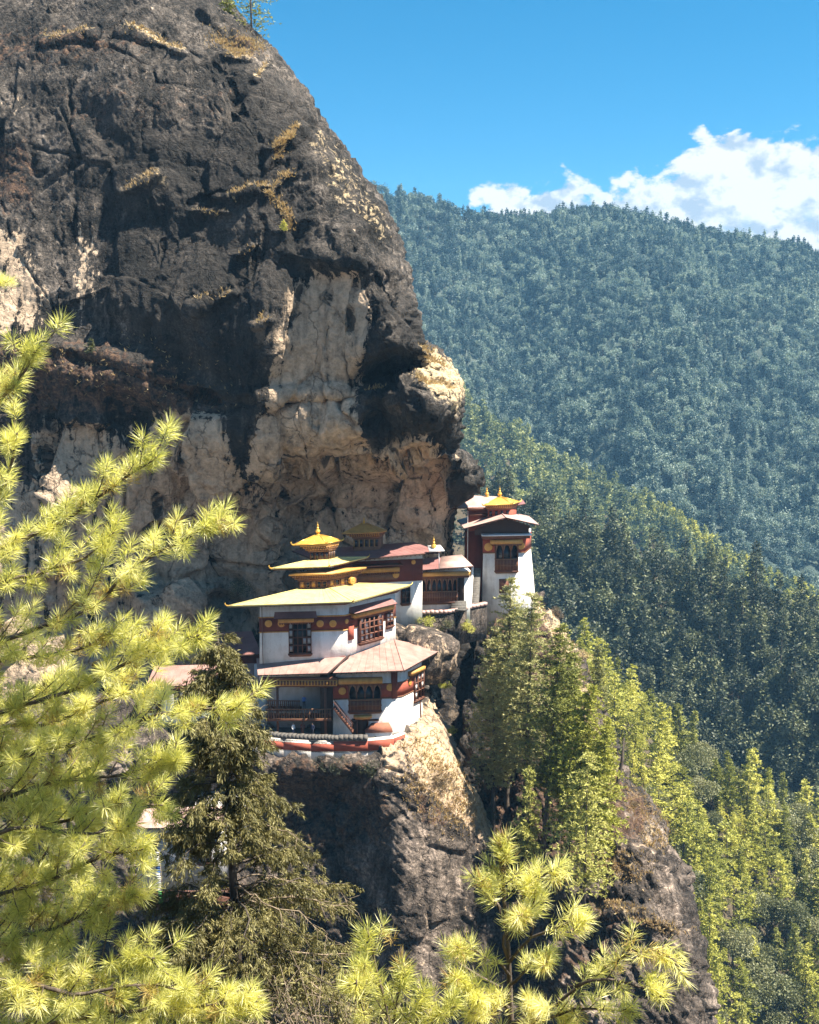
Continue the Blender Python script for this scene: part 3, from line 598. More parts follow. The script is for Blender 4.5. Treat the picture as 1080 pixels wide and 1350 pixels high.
# ------------------------------------------------------------------ hills
def hill(name, crest, slope, depth, back, mat, nx=160, ny=110, dirx=0.0, rough=6.0, fold=30.0, fscale=.006, drop=0.0):
    """ridge through crest points (px,py,Y), falling towards the camera at slope degrees and away behind"""
    C = np.array([at(*c) for c in crest]); C[:, 2] -= drop
    s = np.linspace(0, 1, len(C)); q = np.linspace(0, 1, nx)
    L = np.stack([cubic(s, C[:, k], q) for k in range(3)], 1)
    t = np.concatenate([np.linspace(-back, 0, 14)[:-1], np.linspace(0, depth, ny)])
    G = np.zeros((len(t), nx, 3)); tg = math.tan(math.radians(slope))
    G[..., 0] = L[None, :, 0] + t[:, None] * dirx; G[..., 1] = L[None, :, 1] - t[:, None]
    G[..., 2] = L[None, :, 2] - np.abs(t)[:, None] * tg + np.minimum(np.abs(t), 40)[:, None] * tg * .25
    Q = G.copy(); Q[..., 2] = 0
    f = ridged(Q * [fscale, fscale * .45, 1] + 5.1, 3) - .6
    G[..., 2] += fold * f * sstep(0, depth * .25, np.abs(t))[:, None] + rough * fbm(Q * .03, 3) * sstep(-5, 25, np.abs(t))[:, None]
    me = make_mesh(name, G.reshape(-1, 3), grid_faces(len(t), nx), [M[mat]], True)
    tag(link(name, me), kind='structure')
    return G, t
FAR = hill('mountain', [(-900, 300, 1500), (-500, 240, 1500), (0, 225, 1480), (300, 238, 1480), (480, 256, 1480), (560, 272, 1480), (620, 292, 1490), (680, 295, 1500), (740, 288, 1500), (800, 286, 1500), (860, 298, 1500),
       (920, 311, 1500), (980, 321, 1490), (1040, 333, 1480), (1080, 341, 1480), (1200, 375, 1470), (1500, 400, 1450), (2000, 380, 1450)], 32, 980, 300, 'soil_far', 220, 150, fold=95, fscale=.0042, rough=12)
SPUR = hill('hill', [(300, 350, 1060), (480, 440, 1030), (560, 490, 1010), (620, 545, 990), (700, 598, 960), (760, 632, 940), (840, 672, 910), (900, 708, 890), (960, 750, 870), (1020, 780, 855), (1080, 808, 840), (1200, 880, 810), (1500, 1000, 770)], 36, 330, 160, 'soil_forest', 140, 60, fold=22, fscale=.012, dirx=-.25, rough=4)
DARK = hill('hill', [(400, 520, 560), (600, 640, 530), (690, 690, 510), (740, 712, 500), (800, 735, 490), (860, 755, 480), (920, 772, 470), (980, 792, 460), (1040, 822, 452), (1080, 845, 448), (1200, 900, 435), (1500, 1000, 420)], 43, 250, 90, 'soil_forest', 110, 60, fold=14, fscale=.02, dirx=.1, rough=3)
NEAR = hill('hill', [(560, 760, 315), (700, 850, 312), (780, 905, 310), (830, 950, 308), (880, 992, 306), (920, 1020, 305), (960, 1052, 303), (1000, 1082, 302), (1060, 1120, 300), (1100, 1140, 300), (1200, 1190, 300), (1500, 1290, 300)], 36, 170, 60, 'soil_forest', 90, 60, fold=8, fscale=.03, dirx=-.1, rough=2)
# the ground sheet: valley floor out to the horizon
gx, gy = np.meshgrid(np.linspace(-9000, 9000, 60), np.linspace(-60, 12000, 60))
gz = -420 + 12 * fbm(np.stack([gx * .002, gy * .002, gx * 0], -1), 3)
tag(link('ground', make_mesh('ground', np.stack([gx, gy, gz], -1).reshape(-1, 3), grid_faces(60, 60), [M['soil_forest']], True)), kind='structure')
# the bank on which the near pines and the photographer stand, and the gorge below it
gx, gy = np.meshgrid(np.linspace(-90, 90, 90), np.linspace(-40, 175, 110))
prof = np.interp(gy, [-40, 0, 3, 6, 14, 30, 50, 80, 110, 175], [4, -1.7, -2.2, -6.5, -12.5, -22, -42, -78, -120, -160]) - np.interp(gx, [-90, -10, 10, 90], [-8, 0, 0, 10]) * sstep(4, 20, gy)
gz = prof + sstep(4, 12, gy) * 1.2 * fbm(np.stack([gx * .1, gy * .1, gx * 0], -1), 4)
tag(link('hillside', make_mesh('hillside', np.stack([gx, gy, gz], -1).reshape(-1, 3), grid_faces(110, 90), [M['soil_forest']], True)), kind='structure')
def bank_z(x, y):
    return float(np.interp(y, [-40, 0, 3, 6, 14, 30, 50, 80, 110, 175], [4, -1.7, -2.2, -6.5, -12.5, -22, -42, -78, -120, -160])) - float(np.interp(x, [-90, -10, 10, 90], [-8, 0, 0, 10]))

# ------------------------------------------------------------------ foliage helpers
def spikes(Pp, Dd, ln, wd, seed=0, base=0.5, tipw=0.0):
    """thin leaf triangles (or kites) from Pp along Dd"""
    rs = np.random.RandomState(seed); n = len(Pp)
    r = rs.normal(size=(n, 3)); s = np.cross(Dd, r); s /= np.linalg.norm(s, axis=1)[:, None] + 1e-9
    ln = np.broadcast_to(ln, (n,))[:, None]; wd = np.broadcast_to(wd, (n,))[:, None]
    mid = Pp + Dd * ln * .45
    V = np.stack([Pp, mid + s * wd * .5, Pp + Dd * ln, mid - s * wd * .5], 1).reshape(-1, 3)
    i = np.arange(n) * 4
    return V, np.stack([i, i + 1, i + 2, i + 3], 1)
def unit(v): return v / (np.linalg.norm(v, axis=-1)[..., None] + 1e-9)
def conifer(seed, h, r, layers, per, clumps, cs, up=.15, droop=.35, low=.12, shape=.85, gap=.25, nsp=3, wid=.34):
    """returns crown spikes and the trunk: whorled branches, each carrying tufts of needles"""
    rs = np.random.RandomState(seed); Ps, Ds = [], []; limbs = []
    lean = rs.normal(size=2) * .02 * h
    for i in range(layers):
        zf = low + (1 - low) * (i + rs.uniform(-.3, .3)) / layers; zf = min(max(zf, low), .99)
        L0 = r * (1 - zf)**shape * min(1, .55 + 1.6 * (zf - low)) + .02 * h * (1 - zf) + .012 * h
        for k in range(per):
            if rs.rand() < gap: continue
            a = rs.uniform(0, 2 * math.pi); L = L0 * rs.uniform(.6, 1.15); d = np.array([math.cos(a), math.sin(a), 0])
            o = np.array([lean[0] * zf**2, lean[1] * zf**2, h * zf]); nc = max(2, int(clumps * L / r + 1.5))
            t = (np.arange(nc) + rs.uniform(.3, 1, nc)) / nc
            p = o + d * (L * t)[:, None]; p[:, 2] += L * (up * t - droop * t**2 + .10 * t**4)
            side = np.array([-d[1], d[0], 0]); p += side * (rs.normal(size=nc) * L * .16 * t)[:, None] + rs.normal(size=(nc, 3)) * cs * .22
            limbs.append((o, p[-1]))
            for q in p:
                dd = d * .9 + rs.normal(size=(nsp, 3)) * [.65, .65, .42] + [0, 0, .12]
                Ps.append(np.repeat(q[None], nsp, 0)); Ds.append(dd)
    n_top = nsp * 3; Ps.append(np.repeat(np.array([[lean[0], lean[1], h * .965]]), n_top, 0)); Ds.append(rs.normal(size=(n_top, 3)) * .35 + [0, 0, 1])
    Pp = np.concatenate(Ps); Dd = unit(np.concatenate(Ds)); n = len(Pp)
    V, F = spikes(Pp, Dd, cs * rs.uniform(.7, 1.4, n), cs * wid * rs.uniform(.7, 1.3, n), seed + 1)
    return V, F, limbs, lean
def trunk_mb(h, r0, lean, limbs, rs, frac=.35, lr=.12):
    mb = MB(); pts = [np.array([lean[0] * f * f, lean[1] * f * f, h * f]) for f in (-.04, .1, .3, .5, .7, .86, .97)]
    mb.tube(pts, [r0 * 1.25, r0, r0 * .82, r0 * .62, r0 * .4, r0 * .2, r0 * .05], 7)
    for a, b in limbs:
        if rs.rand() < frac: mb.tube([a, a * .4 + b * .6 + [0, 0, .0], b], [r0 * lr, r0 * lr * .6, r0 * lr * .2], 3)
    return mb
def broadleaf(seed, h, r, n, cs):
    rs = np.random.RandomState(seed); Ps, Ds = [], []
    nl = 11; cen = unit(rs.normal(size=(nl, 3)) * [1, 1, .75]); cen = cen * rs.uniform(.25, .62, nl)[:, None] * [r, r, h * .34] + [0, 0, h * .62]
    rad = rs.uniform(.36, .56, nl) * r
    for c, q in zip(cen, rad):
        m = int(n / nl); u = unit(rs.normal(size=(m, 3)) + [0, 0, .35]); Ps.append(c + u * (q * rs.uniform(.62, 1.08, m) * (1 + .25 * perlin(u * 2.3 + c)))[:, None] * [1, 1, .85]); Ds.append(u + rs.normal(size=(m, 3)) * .8)
    Pp = np.concatenate(Ps); Dd = unit(np.concatenate(Ds))
    V, F = spikes(Pp, Dd, cs * rs.uniform(.6, 1.3, len(Pp)), cs * .62, seed + 2)
    mb = MB(); mb.tube([(0, 0, -.3), (0, 0, h * .3), (.1 * r, 0, h * .6)], [.035 * h, .026 * h, .012 * h], 6)
    for c in cen[:6]: mb.tube([(0, 0, h * .3), tuple(c * .6 + np.array([0, 0, h * .14])), tuple(c)], [.016 * h, .01 * h, .004 * h], 4)
    return V, F, mb
# ------------------------------------------------------------------ forests (uncountable): one object each, real trees by geometry nodes
def proto(name, V, F, mats, tr=None):
    """one unlinked tree used by a forest"""
    F = [F]; mi = [np.zeros(len(F[0]), int)]
    if tr is not None:
        tv = np.array(tr.V); k = len(V); V = np.concatenate([V, tv])
        me = make_mesh(name, V, [list(f) for f in F[0]] + [[i + k for i in f] for f in tr.F], mats, False, [0] * len(F[0]) + [1] * len(tr.F))
    else: me = make_mesh(name, V, F, mats, False)
    return bpy.data.objects.new(name, me)
def forest(name, G, t, n, protos, smin, smax, seed, label, cat, accept=None, far=True):
    rs = np.random.RandomState(seed); r, c = G.shape[:2]
    i = rs.uniform(0, r - 1.001, n); j = rs.uniform(0, c - 1.001, n); i0 = i.astype(int); j0 = j.astype(int); a = (i - i0)[:, None]; b = (j - j0)[:, None]
    P = G[i0, j0] * (1 - a) * (1 - b) + G[i0 + 1, j0] * a * (1 - b) + G[i0, j0 + 1] * (1 - a) * b + G[i0 + 1, j0 + 1] * a * b
    px, py = project(P); k = (px > -420) & (px < 1300) & (py > 100) & (py < 1560)
    if accept is not None: k &= accept(P, px, py, rs)
    P = P[k]; n = len(P)
    sc = rs.uniform(smin, smax, n) * (1 + .25 * fbm(P * .02, 2)); rz = rs.uniform(0, 6.28, n); kd = rs.randint(0, len(protos), n)
    me = bpy.data.meshes.new(name); me.vertices.add(n); me.vertices.foreach_set('co', P.astype(np.float32).ravel())
    for nm, v, ty in (('scl', sc, 'FLOAT'), ('rz', rz, 'FLOAT'), ('kd', kd, 'INT')):
        at_ = me.attributes.new(nm, ty, 'POINT'); at_.data.foreach_set('value', v.astype(np.float32 if ty == 'FLOAT' else np.int32))
    o = link(name, me); tag(o, label, cat, kind='stuff')
    g = bpy.data.node_groups.new(name, 'GeometryNodeTree')
    g.interface.new_socket('Geometry', in_out='INPUT', socket_type='NodeSocketGeometry'); g.interface.new_socket('Geometry', in_out='OUTPUT', socket_type='NodeSocketGeometry')
    gi = g.nodes.new('NodeGroupInput'); go = g.nodes.new('NodeGroupOutput'); ip = g.nodes.new('GeometryNodeInstanceOnPoints'); jn = g.nodes.new('GeometryNodeJoinGeometry')
    for p in reversed(protos):
        oi = g.nodes.new('GeometryNodeObjectInfo'); oi.inputs['Object'].default_value = p; oi.inputs['As Instance'].default_value = True
        g.links.new(oi.outputs['Geometry'], jn.inputs[0])
    def na(nm, ty):
        q = g.nodes.new('GeometryNodeInputNamedAttribute'); q.data_type = ty; q.inputs['Name'].default_value = nm; return q.outputs['Attribute']
    cx = g.nodes.new('ShaderNodeCombineXYZ'); g.links.new(na('rz', 'FLOAT'), cx.inputs[2])
    g.links.new(gi.outputs[0], ip.inputs['Points']); g.links.new(jn.outputs[0], ip.inputs['Instance']); ip.inputs['Pick Instance'].default_value = True
    g.links.new(na('kd', 'INT'), ip.inputs['Instance Index']); g.links.new(cx.outputs[0], ip.inputs['Rotation']); g.links.new(na('scl', 'FLOAT'), ip.inputs['Scale'])
    g.links.new(ip.outputs[0], go.inputs[0])
    md = o.modifiers.new('trees', 'NODES'); md.node_group = g
    return o
def cproto(nm, seed, h, r, layers, per, clumps, cs, mat, **k):
    V, F, limbs, lean = conifer(seed, h, r, layers, per, clumps, cs, **k)
    return proto(nm, V, F, [M[mat], M['bark']], trunk_mb(h, h * .013, lean, [], np.random.RandomState(1)))
def bproto(nm, seed, h, r, n, cs, mat):
    V, F, mb = broadleaf(seed, h, r, n, cs); return proto(nm, V, F, [M[mat], M['bark']], mb)
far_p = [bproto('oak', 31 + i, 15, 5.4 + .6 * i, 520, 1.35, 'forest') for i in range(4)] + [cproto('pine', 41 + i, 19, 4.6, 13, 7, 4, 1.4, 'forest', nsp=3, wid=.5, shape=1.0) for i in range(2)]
def bare_spots(P, px, py, rs):
    f = fbm(P * [.011, .011, .011] + 3.3, 3); f2 = fbm(P * [.03, .03, .03] + 9, 2)
    return ~((f > .45) & (f2 > .05) & (rs.rand(len(px)) < .7))
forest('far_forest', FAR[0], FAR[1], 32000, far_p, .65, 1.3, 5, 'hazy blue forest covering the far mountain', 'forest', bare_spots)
spur_p = [cproto('pine', 51 + i, 19, 5.0, 11, 6, 4, 1.8, 'forest_light', nsp=2, wid=.55, shape=1.0) for i in range(3)] + [bproto('oak', 57 + i, 13, 5.6, 300, 1.7, 'forest_light') for i in range(2)]
forest('spur_forest', SPUR[0], SPUR[1], 6500, spur_p, .7, 1.25, 6, 'pale green pine forest on the spur below the far mountain', 'forest')
dark_p = [cproto('fir', 61 + i, 23, 5.6 + .8 * i, 20, 7, 5, 1.25, 'fir_dark', nsp=3, wid=.45, droop=.5, shape=1.0, gap=.35) for i in range(3)] + [bproto('oak', 66 + i, 16, 7.2, 1300, 1.1, 'fir_dark') for i in range(3)]
forest('dark_forest', DARK[0], DARK[1], 2300, dark_p, .55, 1.25, 7, 'dark fir forest on the ridge behind the cliff', 'forest')

strip_p = [cproto('pine', 251 + i, 18, 4.6, 13, 7, 4, 1.5, 'pine_light', nsp=3, wid=.45, shape=1.0) for i in range(3)]  # crest sunlight put into a brighter leaf colour than the spur's other trees
def on_low_crest(P, px, py, rs): c = np.interp(px, [800, 840, 900, 960, 1020, 1080, 1200], [650, 672, 708, 750, 780, 808, 880]); return (px > 830) & (py > c - 6) & (py < c + 6 + 34 * sstep(830, 1000, px))
forest('crest_pines', SPUR[0], SPUR[1], 9000, strip_p, .7, 1.15, 8, 'bright yellow green pines along the low sunlit crest of the spur', 'forest', on_low_crest)

# ------------------------------------------------------------------ the sunlit pine slope: every tree a thing
def tree_thing(name, label, cat, group, V, F, leafm, mb, barkm, loc=(0, 0, 0)):
    o = empty(name, loc, label, cat, group)
    link('trunk', make_mesh('trunk', np.array(mb.V), mb.F, [M[barkm]], True), o)
    link('crown', make_mesh('crown', V, F, [M[leafm]]), o)
    return o
def copy_thing(o, loc, rz, s, label=None):
    c = o.copy(); COL.objects.link(c); c.location = loc; c.rotation_euler = (0, 0, rz); c.scale = (s, s, s)
    if label: c['label'] = label
    for ch in o.children:
        d = ch.copy(); COL.objects.link(d); d.parent = c
    return c
rs = np.random.RandomState(77)
kinds = []
for i in range(5):
    V, F, limbs, lean = conifer(71 + i, 21 - i, 4.8 + .45 * i, (24, 18, 21, 16, 20)[i], 7, 9, .68, nsp=8, wid=.26, up=(.3, .45, .2, .5, .15)[i], droop=.45, gap=(.2, .42, .3, .5, .35)[i], shape=(1.0, .8, 1.1, .65, .95)[i], low=(.1, .25, .08, .32, .15)[i])
    kinds.append(('pine_tree', 'sunlit yellow green pine standing on the lower right slope', 'pine tree', 'pines on the sunlit lower right slope', V, F, 'pine_light', trunk_mb(21 - i, .24, lean, limbs, rs, .3), 'bark'))
for i in range(2):
    V, F, mb = broadleaf(81 + i, 13, 5.4, 4200, .55)
    kinds.append(('oak_tree', 'rounded grey green oak among pines on the lower right slope', 'oak tree', 'oaks among the pines on the lower right slope', V, F, 'broad_grey', mb, 'bark'))
V, F, limbs, lean = conifer(91, 19, 3.6, 24, 7, 8, .66, nsp=8, wid=.28, up=.1, droop=.5)
kinds.append(('fir_tree', 'dark narrow fir among pale pines on the lower right slope', 'fir tree', 'dark firs on the lower right slope', V, F, 'pine_mid', trunk_mb(19, .24, lean, limbs, rs, .3), 'bark'))
made = {}
G, t = NEAR; r, c = G.shape[:2]; spots = []
for _ in range(9000):
    i, j = rs.uniform(11, r - 2), rs.uniform(0, c - 2); p = G[int(i), int(j)] * .5 + G[int(i) + 1, int(j) + 1] * .5 + rs.normal(size=3) * [.8, .8, 0]
    px, py = project(p)
    if not (770 < px < 1130 and 850 < py < 1480): continue
    if any((q[0] - p[0])**2 + (q[1] - p[1])**2 < 3.9**2 for q in spots): continue
    spots.append(p)
spots = spots[:250]
for p in spots:
    px, py = project(p); f = float(fbm(p * .045, 2)); u = rs.rand()
    k = rs.randint(5) if f < .12 and u < .82 or py < 1010 and u < .9 else (7 if u < .3 else 5 + rs.randint(2))
    s = rs.uniform(.55, 1.15)
    if k not in made: made[k] = tree_thing(*kinds[k]); o = made[k]; o.location = p - [0, 0, .4]; o.rotation_euler = (0, 0, rs.uniform(0, 6.28)); o.scale = (s, s, s)
    else: c = copy_thing(made[k], p - [0, 0, .4], rs.uniform(0, 6.28), s); a = rs.uniform(.8, 1.25); c.scale = (s * a, s * a, s); c.rotation_euler = (rs.normal() * .045, rs.normal() * .045, rs.uniform(0, 6.28))
# ------------------------------------------------------------------ monastery
UP = np.array([0, 0, 1.0])
def quad(C, Yc, L, R, back=1.0):
    """plan [L, C, R, B] at the height of pixel C at depth Yc"""
    c = at(*C, Yc); z = c[2]; l = onz(*L, z); r = onz(*R, z)
    return [l, c, r, l + (r - c) * back]
def atz(poly, z): return [np.array([p[0], p[1], z]) for p in poly]
def offs(poly, d):
    """offset a convex plan polygon outward"""
    n = len(poly); c = sum(poly) / n; out = []
    E = []
    for i in range(n):
        a, b = poly[i], poly[(i + 1) % n]; e = b - a; m = np.array([e[1], -e[0], 0]); m /= np.linalg.norm(m)
        if m @ ((a + b) / 2 - c) < 0: m = -m
        E.append((a + m * d, e))
    for i in range(n):
        (p, e), (q, f) = E[i - 1], E[i]
        den = e[0] * f[1] - e[1] * f[0]
        t = ((q[0] - p[0]) * f[1] - (q[1] - p[1]) * f[0]) / (den or 1e-9)
        v = p + e * t - poly[i]; L = np.linalg.norm(v); lim = 1.45 * abs(d)
        out.append(poly[i] + (v if L <= lim or L < 1e-9 else v * lim / L))
    return out
def lerp_poly(A, B, t): return [a + (b - a) * t for a, b in zip(A, B)]
class Wall:
    def __init__(s, p0, p1, flip=False):
        s.o = np.array([p0[0], p0[1], 0.0]); d = np.array([p1[0] - p0[0], p1[1] - p0[1], 0.0]); s.L = float(np.linalg.norm(d)); s.u = d / s.L
        n = np.array([s.u[1], -s.u[0], 0.0])
        if n @ (-s.o - d / 2) < 0: n = -n
        s.n = -n if flip else n
    def px(s, px, py, d=0.0):
        r = ray(px, py); o = s.o + s.n * d
        t = (o @ s.n) / (r @ s.n); p = r * t; return float((p - o) @ s.u), float(p[2])
    def box(s, mb, s0, s1, z0, z1, d0, d1, m=0): mb.box(s.o, s.u, s.n, z0, z1, s0, s1, d0, d1, m)
    def rect(s, cx, cy, w, h):
        """(s0,s1,z0,z1) of the rectangle on the wall seen at centre cx,cy with width w and height h in pixels"""
        a, _ = s.px(cx - w / 2, cy); b, _ = s.px(cx + w / 2, cy); _, t = s.px(cx, cy - h / 2); _, q = s.px(cx, cy + h / 2)
        return min(a, b), max(a, b), q, t
    def pt(s, a, z, d=0): return s.o + s.u * a + s.n * d + UP * z

def window(W, parent, base, r, cols=3, rows=4, arched=False, d=0.35, white=(), lintel=None, sill=True, corbel=True):
    """carved timber bay: dark pane, posts and rails, arched lights, corbelled sill, stepped lintel"""
    s0, s1, z0, z1 = r; w = s1 - s0; h = z1 - z0; fr = MB(); th = max(.07, w * .035)
    W.box(fr, s0, s0 + th, z0, z1, -.05, d); W.box(fr, s1 - th, s1, z0, z1, -.05, d)
    W.box(fr, s0, s1, z1 - th, z1 + .002, -.04, d + .02); W.box(fr, s0, s1, z0, z0 + th, -.04, d + .02)
    zb = z0 + th
    if arched:
        zb = z0 + h * .42; W.box(fr, s0 + .004, s1 - .004, z0 + th, zb, -.03, d + .03)
        nb = cols * 2 + 1
        for i in range(nb):
            a = s0 + (i + .5) * w / nb; W.box(fr, a - .04, a + .04, z0 + h * .05, zb - h * .04, d, d + .09, 1)
        W.box(fr, s0 - .05, s1 + .05, zb - .06, zb + .06, 0, d + .1, 1); W.box(fr, s0 - .05, s1 + .05, z0 + h * .2 - .03, z0 + h * .2 + .03, 0, d + .07, 1)
    for i in range(1, cols):
        a = s0 + i * w / cols; W.box(fr, a - th * .45, a + th * .45, zb, z1 - th, 0, d + .03)
    if not arched:
        for j in range(1, rows):
            z = zb + j * (z1 - zb) / rows; W.box(fr, s0 + th, s1 - th, z - th * .4, z + th * .4, 0, d + .015)
    else:
        for i in range(cols):                       # pointed trefoil heads over each light
            a0 = s0 + i * w / cols + th * .45; a1 = s0 + (i + 1) * w / cols - th * .45; ac = (a0 + a1) / 2; zt = z1 - th; hh = (z1 - zb) * .42
            for sg, ae in ((1, a0), (-1, a1)):
                pts = [(ae, zt), (ac, zt), (ac - sg * (ac - a0) * .12, zt - hh * .15), (ac - sg * (ac - a0) * .55, zt - hh * .38), (ac - sg * (ac - a0) * .9, zt - hh), (ae, zt - hh)]
                A = [W.pt(x, z, d - .02) for x, z in pts]; B = [W.pt(x, z, d + .025) for x, z in pts]; fr.loft(A, B, 1, True, True)
    f = fr.build('window', [M['wood'], M['wood_light'], M['ochre']], parent, base)
    pn = MB(); W.box(pn, s0 + .01, s1 - .01, z0 + .01, z1 - .01, -.06, d * .35); pn.build('pane', M['glass'], f, base)
    if white:
        wp = MB(); cw = w / cols; rh = (z1 - zb) / rows
        for (i, j) in white: W.box(wp, s0 + i * cw + cw * .16, s0 + (i + 1) * cw - cw * .16, zb + j * rh + rh * .16, zb + (j + 1) * rh - rh * .16, d * .3, d * .62)
        wp.build('panel', M['paper'], f, base)
    if sill:
        sm = MB()
        for k, (e, q) in enumerate(((.10, .0), (.02, .12), (-.08, .24))): W.box(sm, s0 - e, s1 + e, z0 - q - .12, z0 - q - .002, -.03, d + .1 - k * .1, k % 2)
        sm.build('sill', [M['wood'], M['wood_light']], f, base)
    if lintel:
        lm = MB(); a0, a1, q0, q1 = lintel
        W.box(lm, a0, a1, q0, q1, -.03, d + .28, 0); W.box(lm, a0 + .08, a1 - .08, q0 - .14, q0 - .003, -.03, d + .16, 1)
        n = int((a1 - a0) / .28)
        for i in range(n): x = a0 + .1 + (i + .5) * (a1 - a0 - .2) / n; W.box(lm, x - .07, x + .07, q0 - .28, q0 - .143, -.03, d + .12, 2)
        lm.build('lintel', [M['ochre'], M['wood_light'], M['wood']], f, base)
    return f
def medallion(W, parent, base, cx, cy, w, d=.06):
    s, z = W.px(cx, cy); r = W.rect(cx, cy, w, w); R = (r[3] - r[2]) / 2; mb = MB(); k = 16
    ring = lambda q, dd: [W.pt(s + q * math.cos(2 * math.pi * i / k), z + q * math.sin(2 * math.pi * i / k), dd) for i in range(k)]
    mb.loft(ring(R, -.02), ring(R, d), 0); mb.loft(ring(R, d), ring(R * .82, d + .05), 0); mb.poly(ring(R * .82, d + .05), 0)
    mb.loft(ring(R * .3, d + .04), ring(R * .12, d + .1), 0, False, True)
    return mb.build('medallion', M['gold_disc'], parent, base)
def hip_roof(parent, base, eave, top, th, mat, name='roof', trim=None, rafters=True, tips=None, soffit='dark', seams=.0):
    """sloping roof between an eave polygon and a smaller top polygon, with a real edge, a soffit and rafter ends"""
    mb = MB(); low = [p - UP * th for p in eave]; inn = [a * .72 + np.array([b[0], b[1], a[2]]) * .28 - UP * (th + .12) for a, b in zip(eave, top)]
    n = len(eave)
    for i in range(n):
        j = (i + 1) % n; sg = 8
        for k in range(sg):              # folded sheets: each strip its own face
            t0, t1 = k / sg, (k + 1) / sg
            mb.poly([eave[i] + (eave[j] - eave[i]) * t0, eave[i] + (eave[j] - eave[i]) * t1, top[i] + (top[j] - top[i]) * t1, top[i] + (top[j] - top[i]) * t0], 0)
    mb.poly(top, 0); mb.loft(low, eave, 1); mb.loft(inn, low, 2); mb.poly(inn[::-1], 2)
    for i in range(n):                   # standing seams
        j = (i + 1) % n; q = max(2, int(np.linalg.norm(eave[j] - eave[i]) / .8))
        for k in range(1, q): t = k / q; mb.tube([eave[i] + (eave[j] - eave[i]) * t + UP * .01, top[i] + (top[j] - top[i]) * t + UP * .005], .02, 4, 0)
    for i in range(n):                   # hip caps
        mb.tube([eave[i] + UP * .02, top[i] + UP * .03], .07, 5, 0)
        j = (i + 1) % n; mb.tube([eave[i] + UP * .0, eave[j] + UP * .0], .055, 4, 1)
        if rafters:
            L = np.linalg.norm(eave[j] - eave[i]); m = int(L / .55)
            for k in range(m):
                t = (k + .5) / m; a = low[i] + (low[j] - low[i]) * t; b = inn[i] + (inn[j] - inn[i]) * t
                mb.tube([a * .94 + b * .06 - UP * .07, b - UP * .05], .055, 4, 3)
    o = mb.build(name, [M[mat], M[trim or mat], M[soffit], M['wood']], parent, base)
    if tips:
        for i in tips:
            tb = MB(); e = eave[i]; dr = e - sum(eave) / n; dr[2] = 0; dr /= np.linalg.norm(dr)
            tb.tube([e - dr * .25, e + dr * .12 + UP * .05, e + dr * .32 + UP * .28, e + dr * .26 + UP * .42], [.09, .09, .06, .02], 6)
            tb.build('roof_horn', M['gold'], o, base)
    return o
def finial(parent, base, p, h, mat='gold'):
    mb = MB(); s = h
    mb.lathe(p, [(.20 * s, -.1), (.20 * s, .05 * s), (.10 * s, .10 * s), (.17 * s, .2 * s), (.20 * s, .28 * s), (.15 * s, .38 * s), (.06 * s, .44 * s), (.10 * s, .52 * s), (.05 * s, .6 * s), (.075 * s, .7 * s), (.03 * s, .8 * s), (.004, 1.0 * s)], 12)
    return mb.build('finial', M[mat], parent, base, True)
def cornice(parent, base, poly_lo, z0, poly_hi, z1, steps=4, name='cornice', mats=('wood', 'wood_light', 'ochre')):
    """corbelled timber cornice that steps outwards, with dentils"""
    mb = MB()
    for k in range(steps):
        A = atz(lerp_poly(atz(poly_lo, 0), atz(poly_hi, 0), (k + .35) / steps), z0 + (z1 - z0) * k / steps); B = atz(A, z0 + (z1 - z0) * (k + 1) / steps - .004)
        m = 2 if k == steps - 1 else k % 2
        mb.loft(A, B, m, True, True)
        if k in (1, 2):
            for i in range(len(A)):
                a, b = A[i], A[(i + 1) % len(A)]
                if i in (0, 1):
                    Wd = Wall(a, b); q = int(Wd.L / .3)
                    for j in range(q): x = (j + .5) * Wd.L / q; Wd.box(mb, x - .07, x + .07, A[0][2] + .03, B[0][2] - .03, -.01, .09, 1 if m == 0 else 0)
    return mb.build(name, [M[x] for x in mats], parent, base)

# ---------------- main temple with three tiers of yellow roof
q = quad((454, 829), 135, (343, 832), (521, 812))
zt = zof(454, 797, 135); zb = zof(454, 866, 135) - 2.6; base = np.array([q[1][0], q[1][1], zb])
T = empty('temple', base, 'white temple under three tiers of pale yellow roof and a gilded finial', 'temple')
mb = MB(); mb.loft(atz(offs(q, .12), zb), atz(q, zt), 0, True, True); mb.build('wall', M['plaster'], T, base)
WF, WS = Wall(q[0], q[1]), Wall(q[1], q[2])
zb1, zb0 = WF.px(400, 813.5)[1], WF.px(400, 831.5)[1]
mb = MB(); o2 = offs(q, .07); mb.loft(atz(o2, zb0), atz(o2, zb1), 0, True, True)
o3 = offs(q, .13); mb.loft(atz(o3, zb0 - .13), atz(o3, zb0 - .004), 1, True, True); mb.loft(atz(o3, zb1 + .004), atz(o3, zb1 + .14), 1, True, True); mb.build('painted_band', [M['red_band'], M['ochre']], T, base)
for cx in (354, 371, 422, 439): medallion(WF, T, base, cx, 822, 9.5, .12)
medallion(WS, T, base, 456.5, 819, 6.5, .12)
